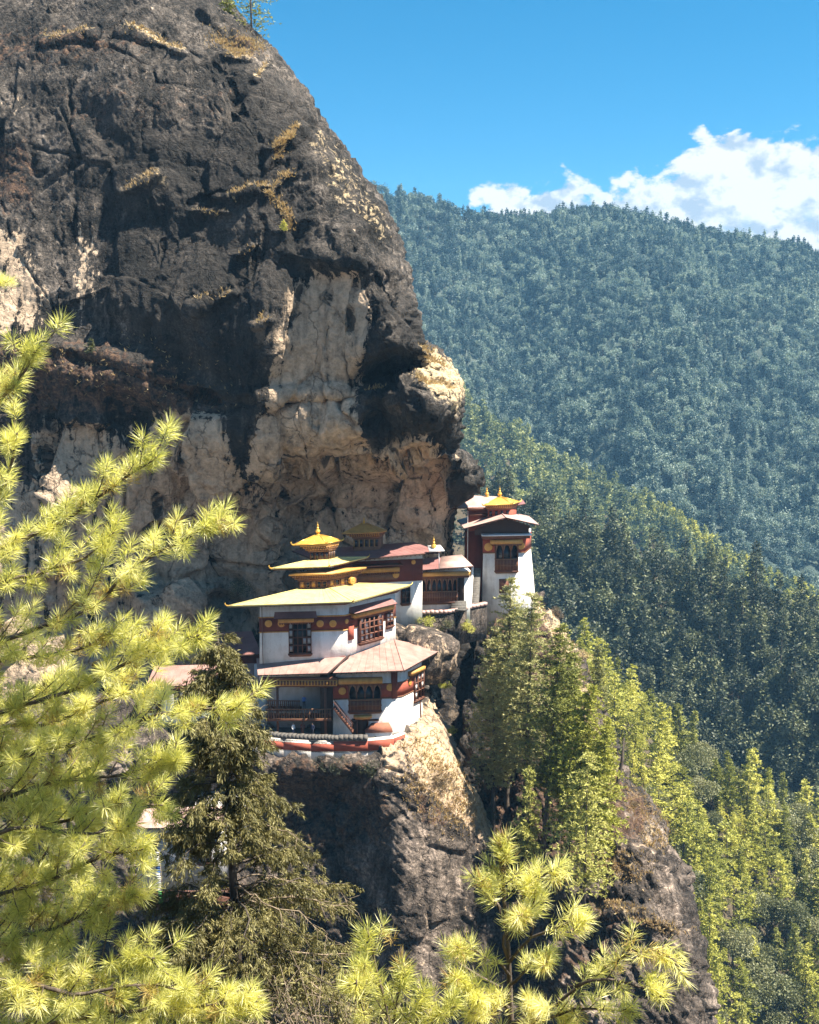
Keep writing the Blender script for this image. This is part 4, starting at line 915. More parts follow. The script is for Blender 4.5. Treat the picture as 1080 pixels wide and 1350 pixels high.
# small shaded strip of roof above each bay
def bay_roof(Wl, a0, a1, z, d, mat='maroon_roof'):
    mb = MB(); A = [Wl.pt(a0, z, -.05), Wl.pt(a0, z, d), Wl.pt(a1, z, d), Wl.pt(a1, z, -.05)]
    B = [Wl.pt(a0 + .1, z + .62, -.05), Wl.pt(a0 + .15, z + .56, .12), Wl.pt(a1 - .15, z + .56, .12), Wl.pt(a1 - .1, z + .62, -.05)]
    mb.loft([p - UP * .1 for p in A], A, 1, True); mb.loft(A, B, 0, False, True); return mb.build('bay_roof', [M[mat], M['dark']], T, base)
r = WF.rect(395.5, 840, 30, 42); l = WF.rect(390, 816.5, 47, 5)
window(WF, T, base, r, 5, 4, False, .45, [(0, 0), (0, 1), (0, 2), (0, 3), (4, 0), (4, 1), (4, 2), (4, 3), (3, 1)], l)
bay_roof(WF, l[0] - .5, l[1] + .4, l[3] + .12, 1.0)
r = WS.rect(486.5, 827, 30, 33); l = WS.rect(488, 805, 52, 6)
window(WS, T, base, r, 5, 4, False, .5, [(0, 0), (0, 1), (0, 3), (1, 1), (1, 0), (1, 2), (2, 0), (4, 2), (4, 1), (4, 3)], l)
bay_roof(WS, l[0] - .3, l[1] + .3, l[3] + .12, 1.0)
r = WS.rect(513, 814, 9, 22); window(WS, T, base, r, 2, 4, False, .25, [(0, 1), (0, 2), (1, 2), (1, 1)], None, True)
r = WS.rect(461.5, 834, 6, 18); mb = MB(); WS.box(mb, *r, -.02, .3); mb.build('shutter', M['red_bright'], T, base)
mb = MB(); mb.tube([WF.pt(.25, zb0 - .2, .12), WF.pt(.3, zb + 2, .2)], .05, 6); mb.tube([WF.pt(.25, zt, .25), WF.pt(.25, zb0 - .2, .12)], .05, 6); mb.build('downpipe', M['rust'], T, base)
# first roof
e1 = quad((465, 793), 133.3, (300, 799), (541, 771.5)); d1 = quad((434, 775), 137.6, (393, 777), (472, 769))
zd0, zd1 = d1[1][2], zof(434, 754, 137.6)
mb = MB(); sf = offs(q, .2); mb.loft(atz(sf, zt), atz(offs(q, .75), e1[1][2] - .25), 0, True, True); mb.build('cornice', M['wood'], T, base)
hip_roof(T, base, e1, d1, .16, 'yellow_roof', tips=(0, 1, 2))
# second storey drum, corbelled out to its roof
dl = offs(d1, -.1); mid = zof(434, 764.5, 137.6)
mb = MB(); mb.loft(atz(dl, zd0 - .4), atz(dl, mid), 0, True, True); mb.build('drum', M['wood'], T, base)
D1, D2 = Wall(dl[0], dl[1]), Wall(dl[1], dl[2])
for Wd, n in ((D1, 5), (D2, 5)):
    mb = MB(); p2 = MB()
    for i in range(n):
        x0 = Wd.L * (.03 + .94 * i / n); x1 = Wd.L * (.03 + .94 * (i + .8) / n); za, zc = zd0 + .1, mid - .08
        Wd.box(mb, x0, x0 + .08, za, zc, -.02, .1); Wd.box(mb, x1 - .08, x1, za, zc, -.02, .1); Wd.box(mb, x0, x1, zc - .08, zc, -.02, .11); Wd.box(mb, x0, x1, za, za + .08, -.02, .11)
        Wd.box(p2, x0 + .08, x1 - .08, za + .08, zc - .08, -.02, .04, (0, 1, 0, 1, 1)[i])
    f = mb.build('window', M['wood_light'], T, base); p2.build('pane', [M['ochre'], M['glass']], f, base)
cornice(T, base, offs(d1, -.05), mid, offs(d1, 1.0), zd1, 4)
medallion(Wall(dl[1], dl[2]), T, base, 462, 765, 9.5, .5)
e2 = quad((434, 746.5), 137.0, (357.5, 749.5), (485, 734.5)); d2 = quad((434.5, 737.5), 139.2, (407, 738.5), (444, 735))
hip_roof(T, base, e2, d2, .12, 'yellow_roof', tips=(0, 1, 2))
# lantern
t0, t1 = d2[1][2], zof(434.5, 727, 139.2); lt = offs(d2, -.12)
mb = MB(); mb.loft(atz(lt, t0 - .3), atz(lt, t1), 0, True, True)
for Wd in (Wall(lt[0], lt[1]), Wall(lt[1], lt[2])):
    n = 4
    for i in range(n): x = Wd.L * (i + .5) / n; Wd.box(mb, x - .16, x + .16, t0 + .12, t1 - .12, -.02, .05, 1); Wd.box(mb, x - .21, x - .16, t0 + .08, t1 - .08, -.02, .09, 2)
mb.build('lantern', [M['wood'], M['glass'], M['wood_light']], T, base)
e3 = quad((430, 716.5), 138.6, (386.5, 718.5), (451, 712.5)); cornice(T, base, offs(lt, .1), t1, lerp_poly(atz(lt, 0), atz(e3, 0), .7), e3[1][2] - .12, 4, mats=('wood_light', 'ochre', 'ochre'))
pk = at(419, 705.5, 140.2); sm = [pk + np.array([a, b, 0]) for a, b in ((-.35, -.3), (.3, -.35), (.4, .3), (-.3, .35))]
hip_roof(T, base, e3, sm, .1, 'gold', rafters=False, tips=(0, 1, 2)); finial(T, base, pk, 1.75)

# ---------------- lower house with red roofs and gallery
zE = zof(440, 887, 132.2)
Ea, Eb, Ec, Ed = at(440, 925, 133.4), at(517, 922, 134.0), at(531, 917, 134.8), at(556, 905, 139.0)
zlo = zof(480, 975, 133.5) - 1.0
plan = [Ea, Eb, Ec, Ed, Ed + np.array([-3, 5, 0]), Ea + np.array([1.5, 8, 0])]
base = np.array([Eb[0], Eb[1], zlo])
E = empty('house', base, 'white lower house with faded red roofs and an arched timber bay above the terrace', 'house')
mb = MB(); mb.loft(atz(offs(plan, .18), zlo - 3.5), atz(plan, zE - .35), 0, True, True); mb.build('wall', M['plaster'], E, base)
W1, W2, W3 = Wall(Ea, Eb), Wall(Eb, Ec), Wall(Ec, Ed)
zr1, zr0 = W1.px(480, 902.5)[1], W1.px(480, 920)[1]
mb = MB(); pl = offs(plan, .06); mb.loft(atz(pl, zr0), atz(pl, zr1), 0, True, True); pl2 = offs(plan, .11); mb.loft(atz(pl2, zr0 - .14), atz(pl2, zr0 - .004), 1, True, True); mb.loft(atz(pl2, zr1 + .004), atz(pl2, zr1 + .12), 1, True, True)
mb.build('painted_band', [M['red_bright'], M['wood_light']], E, base)
medallion(W1, E, base, 451.5, 911, 10, .1); medallion(W1, E, base, 514.5, 906, 10, .1); medallion(W3, E, base, 540, 900, 8, .1)
mb = MB(); W2.box(mb, -.1, W2.L * .42, zr0 - .15, zE - .4, -.02, .22); mb.build('shutter', M['red_band'], E, base)
r = W1.rect(481, 918, 43, 36); l = W1.rect(475, 896, 58, 6.5); window(W1, E, base, r, 4, 3, True, .55, (), l)
r = W3.rect(551, 904, 12, 34); window(W3, E, base, r, 3, 3, False, .3, [(0, 1), (1, 2), (2, 1), (0, 0), (2, 2)], W3.rect(547, 884, 18, 5))
mb = MB(); s_, z_ = W3.px(553, 920); mb.tube([W3.pt(s_, z_, .15), W3.pt(s_ + .1, z_ - 2.6, .2), W3.pt(s_ + .1, z_ - 3.2, .5)], .08, 6); mb.build('downpipe', M['rust'], E, base)
# door under the bay with its ochre lintel
r = W1.rect(478, 957, 13, 24); mb = MB(); W1.box(mb, r[0] - .12, r[0], r[2], r[3], -.03, .3); W1.box(mb, r[1], r[1] + .12, r[2], r[3], -.03, .3); W1.box(mb, r[0] - .9, r[1] + 1.4, r[3] - .5, r[3] - .28, -.03, .18, 1); W1.box(mb, r[0] - .5, r[1] + .5, r[3] + .002, r[3] + .3, -.03, .75, 2)
W1.box(mb, r[0] - .3, r[1] + .3, r[3] - .2, r[3], -.03, .5, 2)
dr = mb.build('door', [M['wood'], M['dark'], M['ochre']], E, base); mb = MB(); W1.box(mb, r[0], r[1], r[2], r[3], -.05, .1); mb.build('door_leaf', M['dark'], dr, base)
r = W1.rect(468, 958, 8, 22); mb = MB(); W1.box(mb, *r, -.03, .12); mb.build('side_door', M['dark'], E, base)
# red roofs: right wing over the bay, left wing over the gallery
def sheet_roof(parent, base, pts, th, mat, name='roof', sub=6):
    """a pitched sheet with thickness; pts = front-left, front-right, back-right, back-left"""
    mb = MB(); up = pts; lo = [p - UP * th for p in pts]
    n = len(pts)
    if n == 4:
        for k in range(sub):
            a, b = k / sub, (k + 1) / sub
            mb.poly([up[0] + (up[1] - up[0]) * a, up[0] + (up[1] - up[0]) * b, up[3] + (up[2] - up[3]) * b, up[3] + (up[2] - up[3]) * a], 0)
    else: mb.poly(up, 0)
    mb.loft(lo, up, 1); mb.poly(lo[::-1], 1)
    if n == 4:
        q = max(2, int(np.linalg.norm(pts[1] - pts[0]) / .8))
        for k in range(1, q): t = k / q; mb.tube([up[0] + (up[1] - up[0]) * t + UP * .01, up[3] + (up[2] - up[3]) * t + UP * .005], .018, 4, 0)
    L = np.linalg.norm(pts[1] - pts[0]); m = max(2, int(L / .6)); bk0, bk1 = pts[-1], pts[-2] if n > 3 else pts[-1]
    for k in range(m):
        t = (k + .5) / m; a = lo[0] + (lo[1] - lo[0]) * t; b = a * .6 + (bk0 + (bk1 - bk0) * t - UP * th) * .4; mb.tube([a * .95 + b * .05 - UP * .06, b - UP * .06], .06, 4, 2)
    return mb.build(name, [M[mat], M['dark'], M['wood']], parent, base)
A0, A1 = at(439, 887, 131.8), at(533, 884, 132.4); A2 = onz(583, 856, A1[2]); B1, B0 = at(520, 843, 142.0), at(459, 866, 135.1)
rm = MB(); up = [A0, A1, B1, B0]; th = .14
for k in range(7):
    a, b = k / 7, (k + 1) / 7; rm.poly([up[0] + (up[1] - up[0]) * a, up[0] + (up[1] - up[0]) * b, up[3] + (up[2] - up[3]) * b, up[3] + (up[2] - up[3]) * a], 0)
[rm.tube([up[0] + (up[1] - up[0]) * k / 9 + UP * .01, up[3] + (up[2] - up[3]) * k / 9 + UP * .005], .018, 4, 0) for k in range(1, 9)]; rm.poly([A1, A2, B1], 0); lo = [p - UP * th for p in (A0, A1, A2, B1, B0)]; rm.loft(lo, [A0, A1, A2, B1, B0], 1); rm.poly(lo[::-1], 1); rm.tube([A1 + UP * .03, B1 + UP * .03], .08, 5, 0)
for a, b in ((A0, A1), (A1, A2)):
    n = int(np.linalg.norm(b - a) / .6); c = (B0 + B1) / 2
    for k in range(n): p = a + (b - a) * (k + .5) / n - UP * (th + .07); dd = (c - p) * [1, 1, 0]; dd /= np.linalg.norm(dd); rm.tube([p + dd * .08, p + dd * 1.3 + UP * .2], .06, 4, 2)
rm.build('roof', [M['red_roof'], M['dark'], M['wood']], E, base)
mb = MB(); mb.loft(atz(offs(plan, .02), zE - .35), atz(offs(plan, .6), zE - .02), 0, True, True); mb.build('cornice', M['wood'], E, base)
sheet_roof(E, base, [at(340, 890, 131.9), at(432, 887.2, 131.9), at(457, 865, 135.0), at(338, 868, 134.6)], .14, 'red_roof')
mb = MB(); mb.tube([at(344, 867.5, 134.6), at(455, 865, 134.95)], .1, 5); mb.build('roof_flashing', M['maroon_roof'], E, base)
mb = MB(); A = [at(431, 888.2, 131.85), at(436, 885, 131.8), at(462, 862, 135.0), at(456, 865.5, 134.95)]; mb.loft([p - UP * .25 for p in A], A, 0, True, True); mb.build('valley_board', M['dark'], E, base)
# gallery: recessed back wall, ochre beam, posts, balconies, stair
G0, G1 = at(352, 930, 136.4), at(441, 930, 136.0); WG = Wall(G0, G1); zf = zof(410, 976, 132.5)
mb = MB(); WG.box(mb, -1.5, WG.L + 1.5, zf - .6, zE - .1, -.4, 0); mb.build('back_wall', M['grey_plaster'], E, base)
F0, F1 = at(356, 930, 132.7), at(444, 930, 132.7); WGf = Wall(F0, F1)
mb = MB(); r = WGf.rect(402, 900, 88, 8); WGf.box(mb, -1.0, WGf.L + .1, r[2], r[3], -.25, .12, 0); WGf.box(mb, -1.0, WGf.L + .1, r[3] + .004, r[3] + .3, -.3, .2, 1); WGf.box(mb, -1, WGf.L + .05, r[2] - .18, r[2] - .004, -.2, .0, 1)
n = 24
for i in range(n): x = -1 + (i + .5) * (WGf.L + 1) / n; WGf.box(mb, x - .1, x + .1, r[2] + .1, r[3] - .12, -.1, .16, 1)
mb.build('beam', [M['ochre'], M['wood']], E, base)
zb_ = WGf.px(405, 949)[1]; ztop = r[2]
for x in (366, 399, 429):
    s, _ = WGf.px(x, 940); mb = MB(); WGf.box(mb, s - .13, s + .13, zf - .3, ztop if x != 399 else zb_, -.32, -.05); WGf.box(mb, s - .3, s + .3, ztop - .25, ztop - .01, -.31, -.06); mb.build('post', M['wood'], E, base)
mb = MB(); WGf.box(mb, 0.4, WGf.L - .2, zf, ztop, -3.0, -2.72); 
def balcony(Wl, a0, a1, z0, z1, d, n):
    mb = MB(); Wl.box(mb, a0, a1, z0 - .22, z0, -2.5, d, 0); Wl.box(mb, a0, a1, z1 - .1, z1, d - .1, d + .04, 1); Wl.box(mb, a0, a1, z0 + .002, z0 + .12, d - .08, d + .03, 1)
    for i in range(n): x = a0 + (i + .5) * (a1 - a0) / n; Wl.box(mb, x - .055, x + .055, z0 + .1, z1 - .08, d - .07, d + .02, i % 2)
    Wl.box(mb, a0, a1, (z0 + z1) / 2 - .03, (z0 + z1) / 2 + .03, d - .06, d, 1)
    return mb.build('balcony', [M['wood'], M['wood_light']], E, base)
balcony(WGf, -.6, WGf.px(437, 940)[0], WGf.px(400, 948)[1], WGf.px(400, 934)[1], .15, 26)
balcony(WG, .3, WG.px(398, 925)[0], WG.px(380, 931)[1], WG.px(380, 919)[1], 1.5, 16)
mb = MB(); s, z = WG.px(432, 915); WG.box(mb, s - .6, s + 1.3, zf, zE - .3, .0, 2.6); mb.build('timber_partition', M['dark'], E, base)
mb = MB(); a, b = at(440, 934, 132.3), at(465, 966, 131.6)
for sd in (0, .9):
    sh = np.array([0, sd, 0]); mb.tube([a + sh, b + sh], .11, 4); mb.tube([a + sh + UP * .8, b + sh + UP * .8], .05, 4)
    for t in (.05, .35, .65, .95): p = a + (b - a) * t + sh; mb.tube([p, p + UP * .8], .04, 4)
for t in np.linspace(.03, .97, 11): p = a + (b - a) * t; mb.loft([p + [-.14, 0, 0], p + [.14, 0, 0], p + [.14, .9, 0], p + [-.14, .9, 0]], [p + [-.14, 0, .05], p + [.14, 0, .05], p + [.14, .9, .05], p + [-.14, .9, .05]], 0, True, True)
mb.build('stair', M['wood'], E, base)
# little tiled porch roof beside the door
r = W1.rect(499, 957, 34, 9); mb = MB(); W1.box(mb, r[0], r[1], r[2] - 1.8, r[2], 0, 1.2, 1)
A = [W1.pt(r[0] - .1, r[2] + .004, 0), W1.pt(r[0] - .1, r[2] + .004, 1.35), W1.pt(r[1] + .1, r[2] + .004, 1.35), W1.pt(r[1] + .1, r[2] + .004, 0)]; B = [W1.pt(r[0] + .7, r[3], 0), W1.pt(r[0] + .9, r[3], .5), W1.pt(r[1] - .4, r[3], .5), W1.pt(r[1] - .3, r[3], 0)]
mb.loft(A, B, 0, True, True); mb.build('porch', [M['terracotta'], M['plaster']], E, base)

# ---------------- terrace wall in front of the house
Tp = [at(300, 968, 134.5), at(340, 972, 132.6), at(374, 976, 131.6), at(410, 978.5, 131.0), at(440, 979, 130.8), at(485, 975, 130.9), at(519, 969, 131.9), at(534, 962, 133.6)]
zT = Tp[4][2]
tb = np.array([Tp[4][0], Tp[4][1], zT - 3])
TW = empty('terrace_wall', tb, 'curved terrace parapet with a red painted band below the lower house', 'wall')
def ribbon(mb, pts, z0, z1, w, m=0, out=0.0):
    P0 = []
    for i, p in enumerate(pts):
        t = pts[min(i + 1, len(pts) - 1)] - pts[max(i - 1, 0)]; n = np.array([t[1], -t[0], 0]); n /= np.linalg.norm(n)
        if n[1] > 0: n = -n
        P0.append((p + n * out, p - n * w))
    for (a, b), (c, d) in zip(P0[:-1], P0[1:]):
        f = lambda p, z: np.array([p[0], p[1], z])
        mb.loft([f(a, z0), f(c, z0), f(d, z0), f(b, z0)], [f(a, z1), f(c, z1), f(d, z1), f(b, z1)], m, True, True)
z976, z982, z990 = zof(440, 976.5, 130.8), zof(440, 981, 130.8), zof(440, 991, 130.8)
mb = MB(); ribbon(mb, Tp[:5], z990 - 1.6, z976, .5); ribbon(mb, Tp[4:], z990 - 1.6, z976 + .1, .5); mb.build('wall', M['plaster'], TW, tb)
mb = MB(); ribbon(mb, Tp[:5], z990, z982, .4, 0, .05); ribbon(mb, Tp[4:], z990 + .05, z982 + .35, .4, 0, .06); mb.build('painted_band', M['red_bright'], TW, tb)
mb = MB()
for i, (a, b) in enumerate(zip(Tp[:5], Tp[1:6])):
    n = 7
    for k in range(n):
        u0, u1 = a + (b - a) * k / n, a + (b - a) * (k + .985) / n; rr = random.uniform(-.05, .05); ribbon(mb, [u0, u1], z976 + .004, z976 + .5 + rr, .75, 0, .12 + random.uniform(-.03, .03))
mb.build('coping', M['coping'], TW, tb)
fl = MB(); fp = [np.array([p[0], p[1], 0]) for p in Tp] + [at(534, 960, 139) * [1, 1, 0], at(330, 960, 139) * [1, 1, 0]]
fl.loft(atz(fp, z976 - 1.5), atz(fp, z976 - .1), 0, True, True); fl.build('terrace_floor', M['coping'], TW, tb)

# ---------------- back hall with long maroon roof
b0, b1, b2, b3 = at(425, 741.5, 143.8), at(581, 727.5, 148.5), at(546, 714.5, 154.5), at(385, 726, 151.5)
base = at(520, 812, 148.5)
H = empty('hall', base, 'long hall with a maroon roof and grey lantern tucked under the cliff overhang', 'hall')
sheet_roof(H, base, [b0, b1, b2, b3], .18, 'maroon_roof')
w0, w1 = at(440, 780, 146.4), at(557, 770, 149.8); WB = Wall(w0, w1); zt = b1[2] - .35; zbh = zof(520, 815, 149)
mb = MB(); wq = [WB.pt(0, zbh - 2, 0), WB.pt(WB.L, zbh - 2, 0), WB.pt(WB.L, zbh - 2, -2.5), WB.pt(0, zbh - 2, -2.5)]; tz = [b0[2] - .3, b1[2] - .25, b1[2] - .25, b0[2] - .3]; mb.loft(wq, [np.array([v[0], v[1], z]) for v, z in zip(wq, tz)], 0, True, True); mb.build('wall', M['plaster'], H, base)
r = WB.rect(500, 743, 116, 12); mb = MB(); WB.box(mb, -.02, WB.L + .02, WB.px(520, 767)[1], WB.px(520, 738)[1], -.05, .09); mb.build('painted_band', M['red_band'], H, base)
r = WB.rect(496, 751, 58, 5.5); mb = MB(); WB.box(mb, *r, -.02, .8, 0); n = 20
for i in range(n): x = r[0] + (i + .5) * (r[1] - r[0]) / n; WB.box(mb, x - .1, x + .1, r[2] - .3, r[2] - .003, 0, .6, 1)
WB.box(mb, r[0] + .2, r[1] - .2, r[2] - 1.1, r[2] - .31, 0, .4, 2); WB.box(mb, r[0] - .3, r[1] + .3, r[3] + .35, r[3] + .5, 0, 1.5, 1); mb.build('bay', [M['ochre'], M['wood'], M['wood_light']], H, base)
medallion(WB, H, base, 521, 757, 9, .45); medallion(WB, H, base, 545, 741, 6, .12)
r = WB.rect(534.5, 784, 12, 22); window(WB, H, base, r, 2, 3, False, .25, ())
l0, l1 = quad((500, 727), 150.5, (466, 728), (505, 724)), zof(500, 709, 150.5); ll = l0
mb = MB(); mb.loft(atz(ll, ll[1][2] - 1), atz(ll, l1), 0, True, True); Wd = Wall(ll[0], ll[1])
for i in range(5): x = Wd.L * (i + .5) / 5; Wd.box(mb, x - .18, x + .18, l1 - 1.1, l1 - .25, -.02, .06, 1); Wd.box(mb, x - .3, x - .22, l1 - 1.2, l1 - .15, -.02, .1, 2)
mb.build('lantern', [M['wood_light'], M['glass'], M['ochre']], H, base)
le = quad((499, 702), 149.6, (451, 703.5), (510, 700)); cornice(H, base, offs(ll, .05), l1, lerp_poly(atz(ll, 0), atz(le, 0), .72), le[1][2] - .1, 3, mats=('wood_light', 'ochre', 'ochre'))
pk = at(480, 690, 151.5); sm = [pk + np.array([a, b, 0]) for a, b in ((-.3, -.3), (.3, -.3), (.3, .3), (-.3, .3))]
hip_roof(H, base, le, sm, .1, 'ochre', rafters=False); finial(H, base, pk, .9)
# folded white weather sheet and gilt pinnacle at the right end of the hall roof
mb = MB(); p = at(566, 728, 147.2); mb.loft([p, p + [2.0, .1, .1], p + [1.5, 1.4, .5], p + [-.2, 1.2, .5]], [p + UP * .12, p + [2.0, .1, .22], p + [1.5, 1.4, .75], p + [-.2, 1.2, .72]], 0, True, True); mb.build('roof_cap', M['white_sheet'], H, base)
finial(H, base, at(572, 725, 148), 1.9)
mb = MB(); p = at(579, 729, 147.4); mb.tube([p, p - UP * 2.2], .05, 6); mb.build('downpipe', M['white_sheet'], H, base)

# ---------------- small shrine hall with long carved gallery window
c0, c1, c2, c3 = at(541, 752.5, 150.5), at(624, 746.5, 152.0), at(609, 731.5, 158.5), at(560, 736, 158)
base = at(580, 808, 153)
S = empty('shrine_house', base, 'small white shrine house with a long dark carved window beside the steps', 'shrine house')
sheet_roof(S, base, [c0, c1, c2, c3], .16, 'maroon_roof')
mb = MB(); m0, m1, m2, m3 = [c0 + (c1 - c0) * .45, c0 + (c1 - c0) * 1.0, c3 + (c2 - c3) * 1.0, c3 + (c2 - c3) * .45]; mb.loft([p + UP * .01 for p in (m0, m1, m2, m3)], [p + UP * .035 for p in (m0, m1, m2, m3)], 0, True, True); mb.build('newer_sheet', M['pale_roof'], S, base)
w0, w1 = at(548, 785, 152.3), at(620, 780, 153.2); WC = Wall(w0, w1); zt = c0[2] - .4
mb = MB(); WC.box(mb, 0, WC.L, zof(580, 812, 152.5) - 1.5, zt, -5, 0); mb.build('wall', M['plaster'], S, base)
r = WC.rect(579, 777, 48, 32); f = window(WC, S, base, r, 7, 3, True, .35, (), None)
mb = MB(); r2 = WC.rect(584, 756, 70, 5); WC.box(mb, *r2, -.02, .7, 0); WC.box(mb, r2[0], r2[1], r2[2] - .3, r2[2] - .004, -.02, .4, 1); mb.build('lintel', [M['ochre'], M['wood']], S, base)
r = WC.rect(608, 776, 8, 32); mb = MB(); WC.box(mb, *r, -.02, .12); mb.build('door', M['dark'], S, base)

# ---------------- tower house on the edge
d0 = quad((692, 722), 163.5, (637, 723), (700, 716)); D0, D1_, D2_ = d0[0], d0[1], d0[2]
ztop = zof(692, 702, 163.5); zmid = zof(692, 729, 163.5); zbt = zof(690, 802, 163.5)
base = np.array([*(sum(d0) / 4)[:2], zbt])
Tw = empty('tower_house', base, 'tall white tower house with battered walls at the cliff edge on the right', 'tower house')
mb = MB(); lo = [d0[0] + [-.15, -.2, 0], d0[1] + [1.15, -.7, 0], d0[2] + [1.3, 0, 0], d0[3] + [-.2, 0, 0]]; mb.loft(atz(lo, zbt - 4), atz(d0, zmid), 0, True, True); mb.loft(atz(d0, zmid), atz(d0, ztop), 0, True, True); mb.build('wall', M['plaster'], Tw, base)
WT = Wall(d0[0], d0[1]); z1, z0 = WT.px(660, 707)[1], WT.px(660, 728)[1]
mb = MB(); oo = offs(d0, .06); mb.loft(atz(oo, z0), atz(oo, z1), 0, True, True); oo = offs(d0, .12); mb.loft(atz(oo, z0 - .14), atz(oo, z0 - .003), 1, True, True); mb.build('painted_band', [M['red_bright'], M['wood_light']], Tw, base)
medallion(WT, Tw, base, 644, 721, 11, .1); medallion(WT, Tw, base, 687, 719.5, 10, .1)
r = WT.rect(667.5, 733.5, 30, 37); window(WT, Tw, base, r, 3, 3, True, .6, (), WT.rect(667, 713.5, 42, 5))
mb = MB(); r = WT.rect(666, 703.5, 62, 5); WT.box(mb, r[0], r[1], r[2] - .35, r[3] - .25, -.02, 1.0, 1); A = [WT.pt(r[0] - .2, r[3] - .2, -.02), WT.pt(r[0] - .2, r[3] - .45, 1.3), WT.pt(r[1] + .2, r[3] - .45, 1.3), WT.pt(r[1] + .2, r[3] - .2, -.02)]; mb.loft(A, [p + UP * .12 for p in A], 0, True, True); mb.build('canopy', [M['white_sheet'], M['wood']], Tw, base)
# broad gable roof, ridge running into the cliff
gl, gr, gp = at(612, 696.5, 161.0), at(711, 691.5, 161.6), at(667, 682, 161.2); bk = np.array([-.6, 8.0, .25]); th = UP * .16
mb = MB()
for a, b in ((gl, gp), (gp, gr)):
    A = [a, b, b + bk, a + bk]; mb.loft([p - th for p in A], A, 1); mb.poly([p - th for p in A][::-1], 1)
    for k in range(4): mb.poly([a + (b - a) * k / 4, a + (b - a) * (k + 1) / 4, a + (b - a) * (k + 1) / 4 + bk, a + (b - a) * k / 4 + bk], 0)
mb.tube([gp + UP * .03, gp + bk + UP * .03], .09, 5, 0)
for t in np.linspace(.06, .94, 12):
    p = gl + (gp - gl) * t * 2 if t < .5 else gp + (gr - gp) * (t - .5) * 2; mb.tube([p - th * 1.6, p - th * 1.6 + bk * .3], .07, 4, 2)
mb.build('roof', [M['pale_roof'], M['dark'], M['wood']], Tw, base)
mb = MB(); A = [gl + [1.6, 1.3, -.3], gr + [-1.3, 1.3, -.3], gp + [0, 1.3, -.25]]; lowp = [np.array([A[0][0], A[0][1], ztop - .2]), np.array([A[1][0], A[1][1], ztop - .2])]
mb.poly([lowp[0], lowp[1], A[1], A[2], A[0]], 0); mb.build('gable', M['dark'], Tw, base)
# side wing in shadow on its left with the stair lane
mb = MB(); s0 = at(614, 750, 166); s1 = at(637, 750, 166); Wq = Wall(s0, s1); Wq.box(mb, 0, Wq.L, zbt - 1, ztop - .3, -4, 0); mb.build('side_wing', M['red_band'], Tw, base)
# upper storey and its roofs
u0 = quad((651, 688), 166, (616, 690), (664, 684)); zu = zof(651, 668, 166)
mb = MB(); mb.loft(atz(u0, u0[1][2] - 1.2), atz(u0, zu), 0, True, True); Wu = Wall(u0[0], u0[1]); Wu.box(mb, .3, Wu.L - .2, zu - 1.2, zu - .9, -.02, .3, 1); Wu.box(mb, .0, Wu.L, zu - .35, zu, -.02, .5, 1); mb.build('upper_storey', [M['red_band'], M['wood']], Tw, base)
sheet_roof(Tw, base, [at(598, 669.5, 164.5), at(648, 668.5, 164.8), at(657, 654.5, 170.5), at(617, 653, 170.5)], .14, 'pale_roof')
lq = quad((673, 682), 165.2, (643, 683), (681, 679)); zl = zof(673, 671, 165.2)
mb = MB(); mb.loft(atz(lq, lq[1][2] - 1.2), atz(lq, zl), 0, True, True); Wl = Wall(lq[0], lq[1])
for i in range(4): x = Wl.L * (i + .5) / 4; Wl.box(mb, x - .2, x + .2, zl - .95, zl - .2, -.02, .05, 1)
mb.build('lantern', [M['red_bright'], M['glass']], Tw, base)
le = quad((675, 664.5), 164.6, (637.5, 666.5), (686, 661.5)); cornice(Tw, base, offs(lq, .05), zl, lerp_poly(atz(lq, 0), atz(le, 0), .72), le[1][2] - .1, 3, mats=('wood_light', 'ochre', 'ochre'))
pk = at(659, 655.5, 166.5); sm = [pk + np.array([a, b, 0]) for a, b in ((-.3, -.3), (.3, -.3), (.3, .3), (-.3, .3))]
hip_roof(Tw, base, le, sm, .1, 'gold', rafters=False, tips=(0, 1, 2)); finial(Tw, base, pk, 1.75); finial(Tw, base, at(642, 654.5, 170.3), 1.6)
sheet_roof(Tw, base, [at(672, 668, 168), at(693, 664, 168.3), at(690, 659.5, 171), at(668, 662, 171)], .14, 'maroon_roof', 'rear_roof', 2)
mb = MB(); p = at(617, 672, 164.3); mb.tube([p, p - UP * 7.5], .06, 6); mb.build('downpipe', M['white_sheet'], Tw, base)
mb = MB(); r = WT.rect(664, 772, 12, 18); WT.box(mb, r[0], r[1], r[2], r[3], .1, .6); mb.build('lower_window', M['wood'], Tw, base)

# ---------------- steps between shrine and tower, walkway wall
st0, st1 = at(626, 801, 157), at(629, 749, 164); base = st0.copy()
ST = empty('stair_flight', base, 'narrow flight of pale stone steps climbing between shrine house and tower', 'steps')
mb = MB(); n = 22
for i in range(n):
    p = st0 + (st1 - st0) * i / n; h = (st1 - st0)[2] / n; dy = (st1 - st0)[1] / n
    A = [p + [-.45, 0, -1], p + [.55, 0, -1], p + [.55, dy, -1], p + [-.45, dy, -1]]; mb.loft(A, [np.array([a[0], a[1], p[2] + h * (1 if k >= 0 else 0)]) for k, a in enumerate(A)], 0, True, True)
mb.build('steps', M['coping'], ST, base)
mb = MB()
for i in range(0, n, 1):
    p = st0 + (st1 - st0) * i / n; mb.loft([p + [-.75, 0, -.5], p + [-.46, 0, -.5], p + [-.46, .25, -.5], p + [-.75, .25, -.5]], [p + [-.75, 0, .55], p + [-.46, 0, .55], p + [-.46, .25, .55], p + [-.75, .25, .55]], 0, True, True)
mb.build('parapet', M['plaster'], ST, base)
k0, k1, k2 = at(526, 810, 149.5), at(590, 806, 150.5), at(642, 805, 156); base = k1 - UP * 4
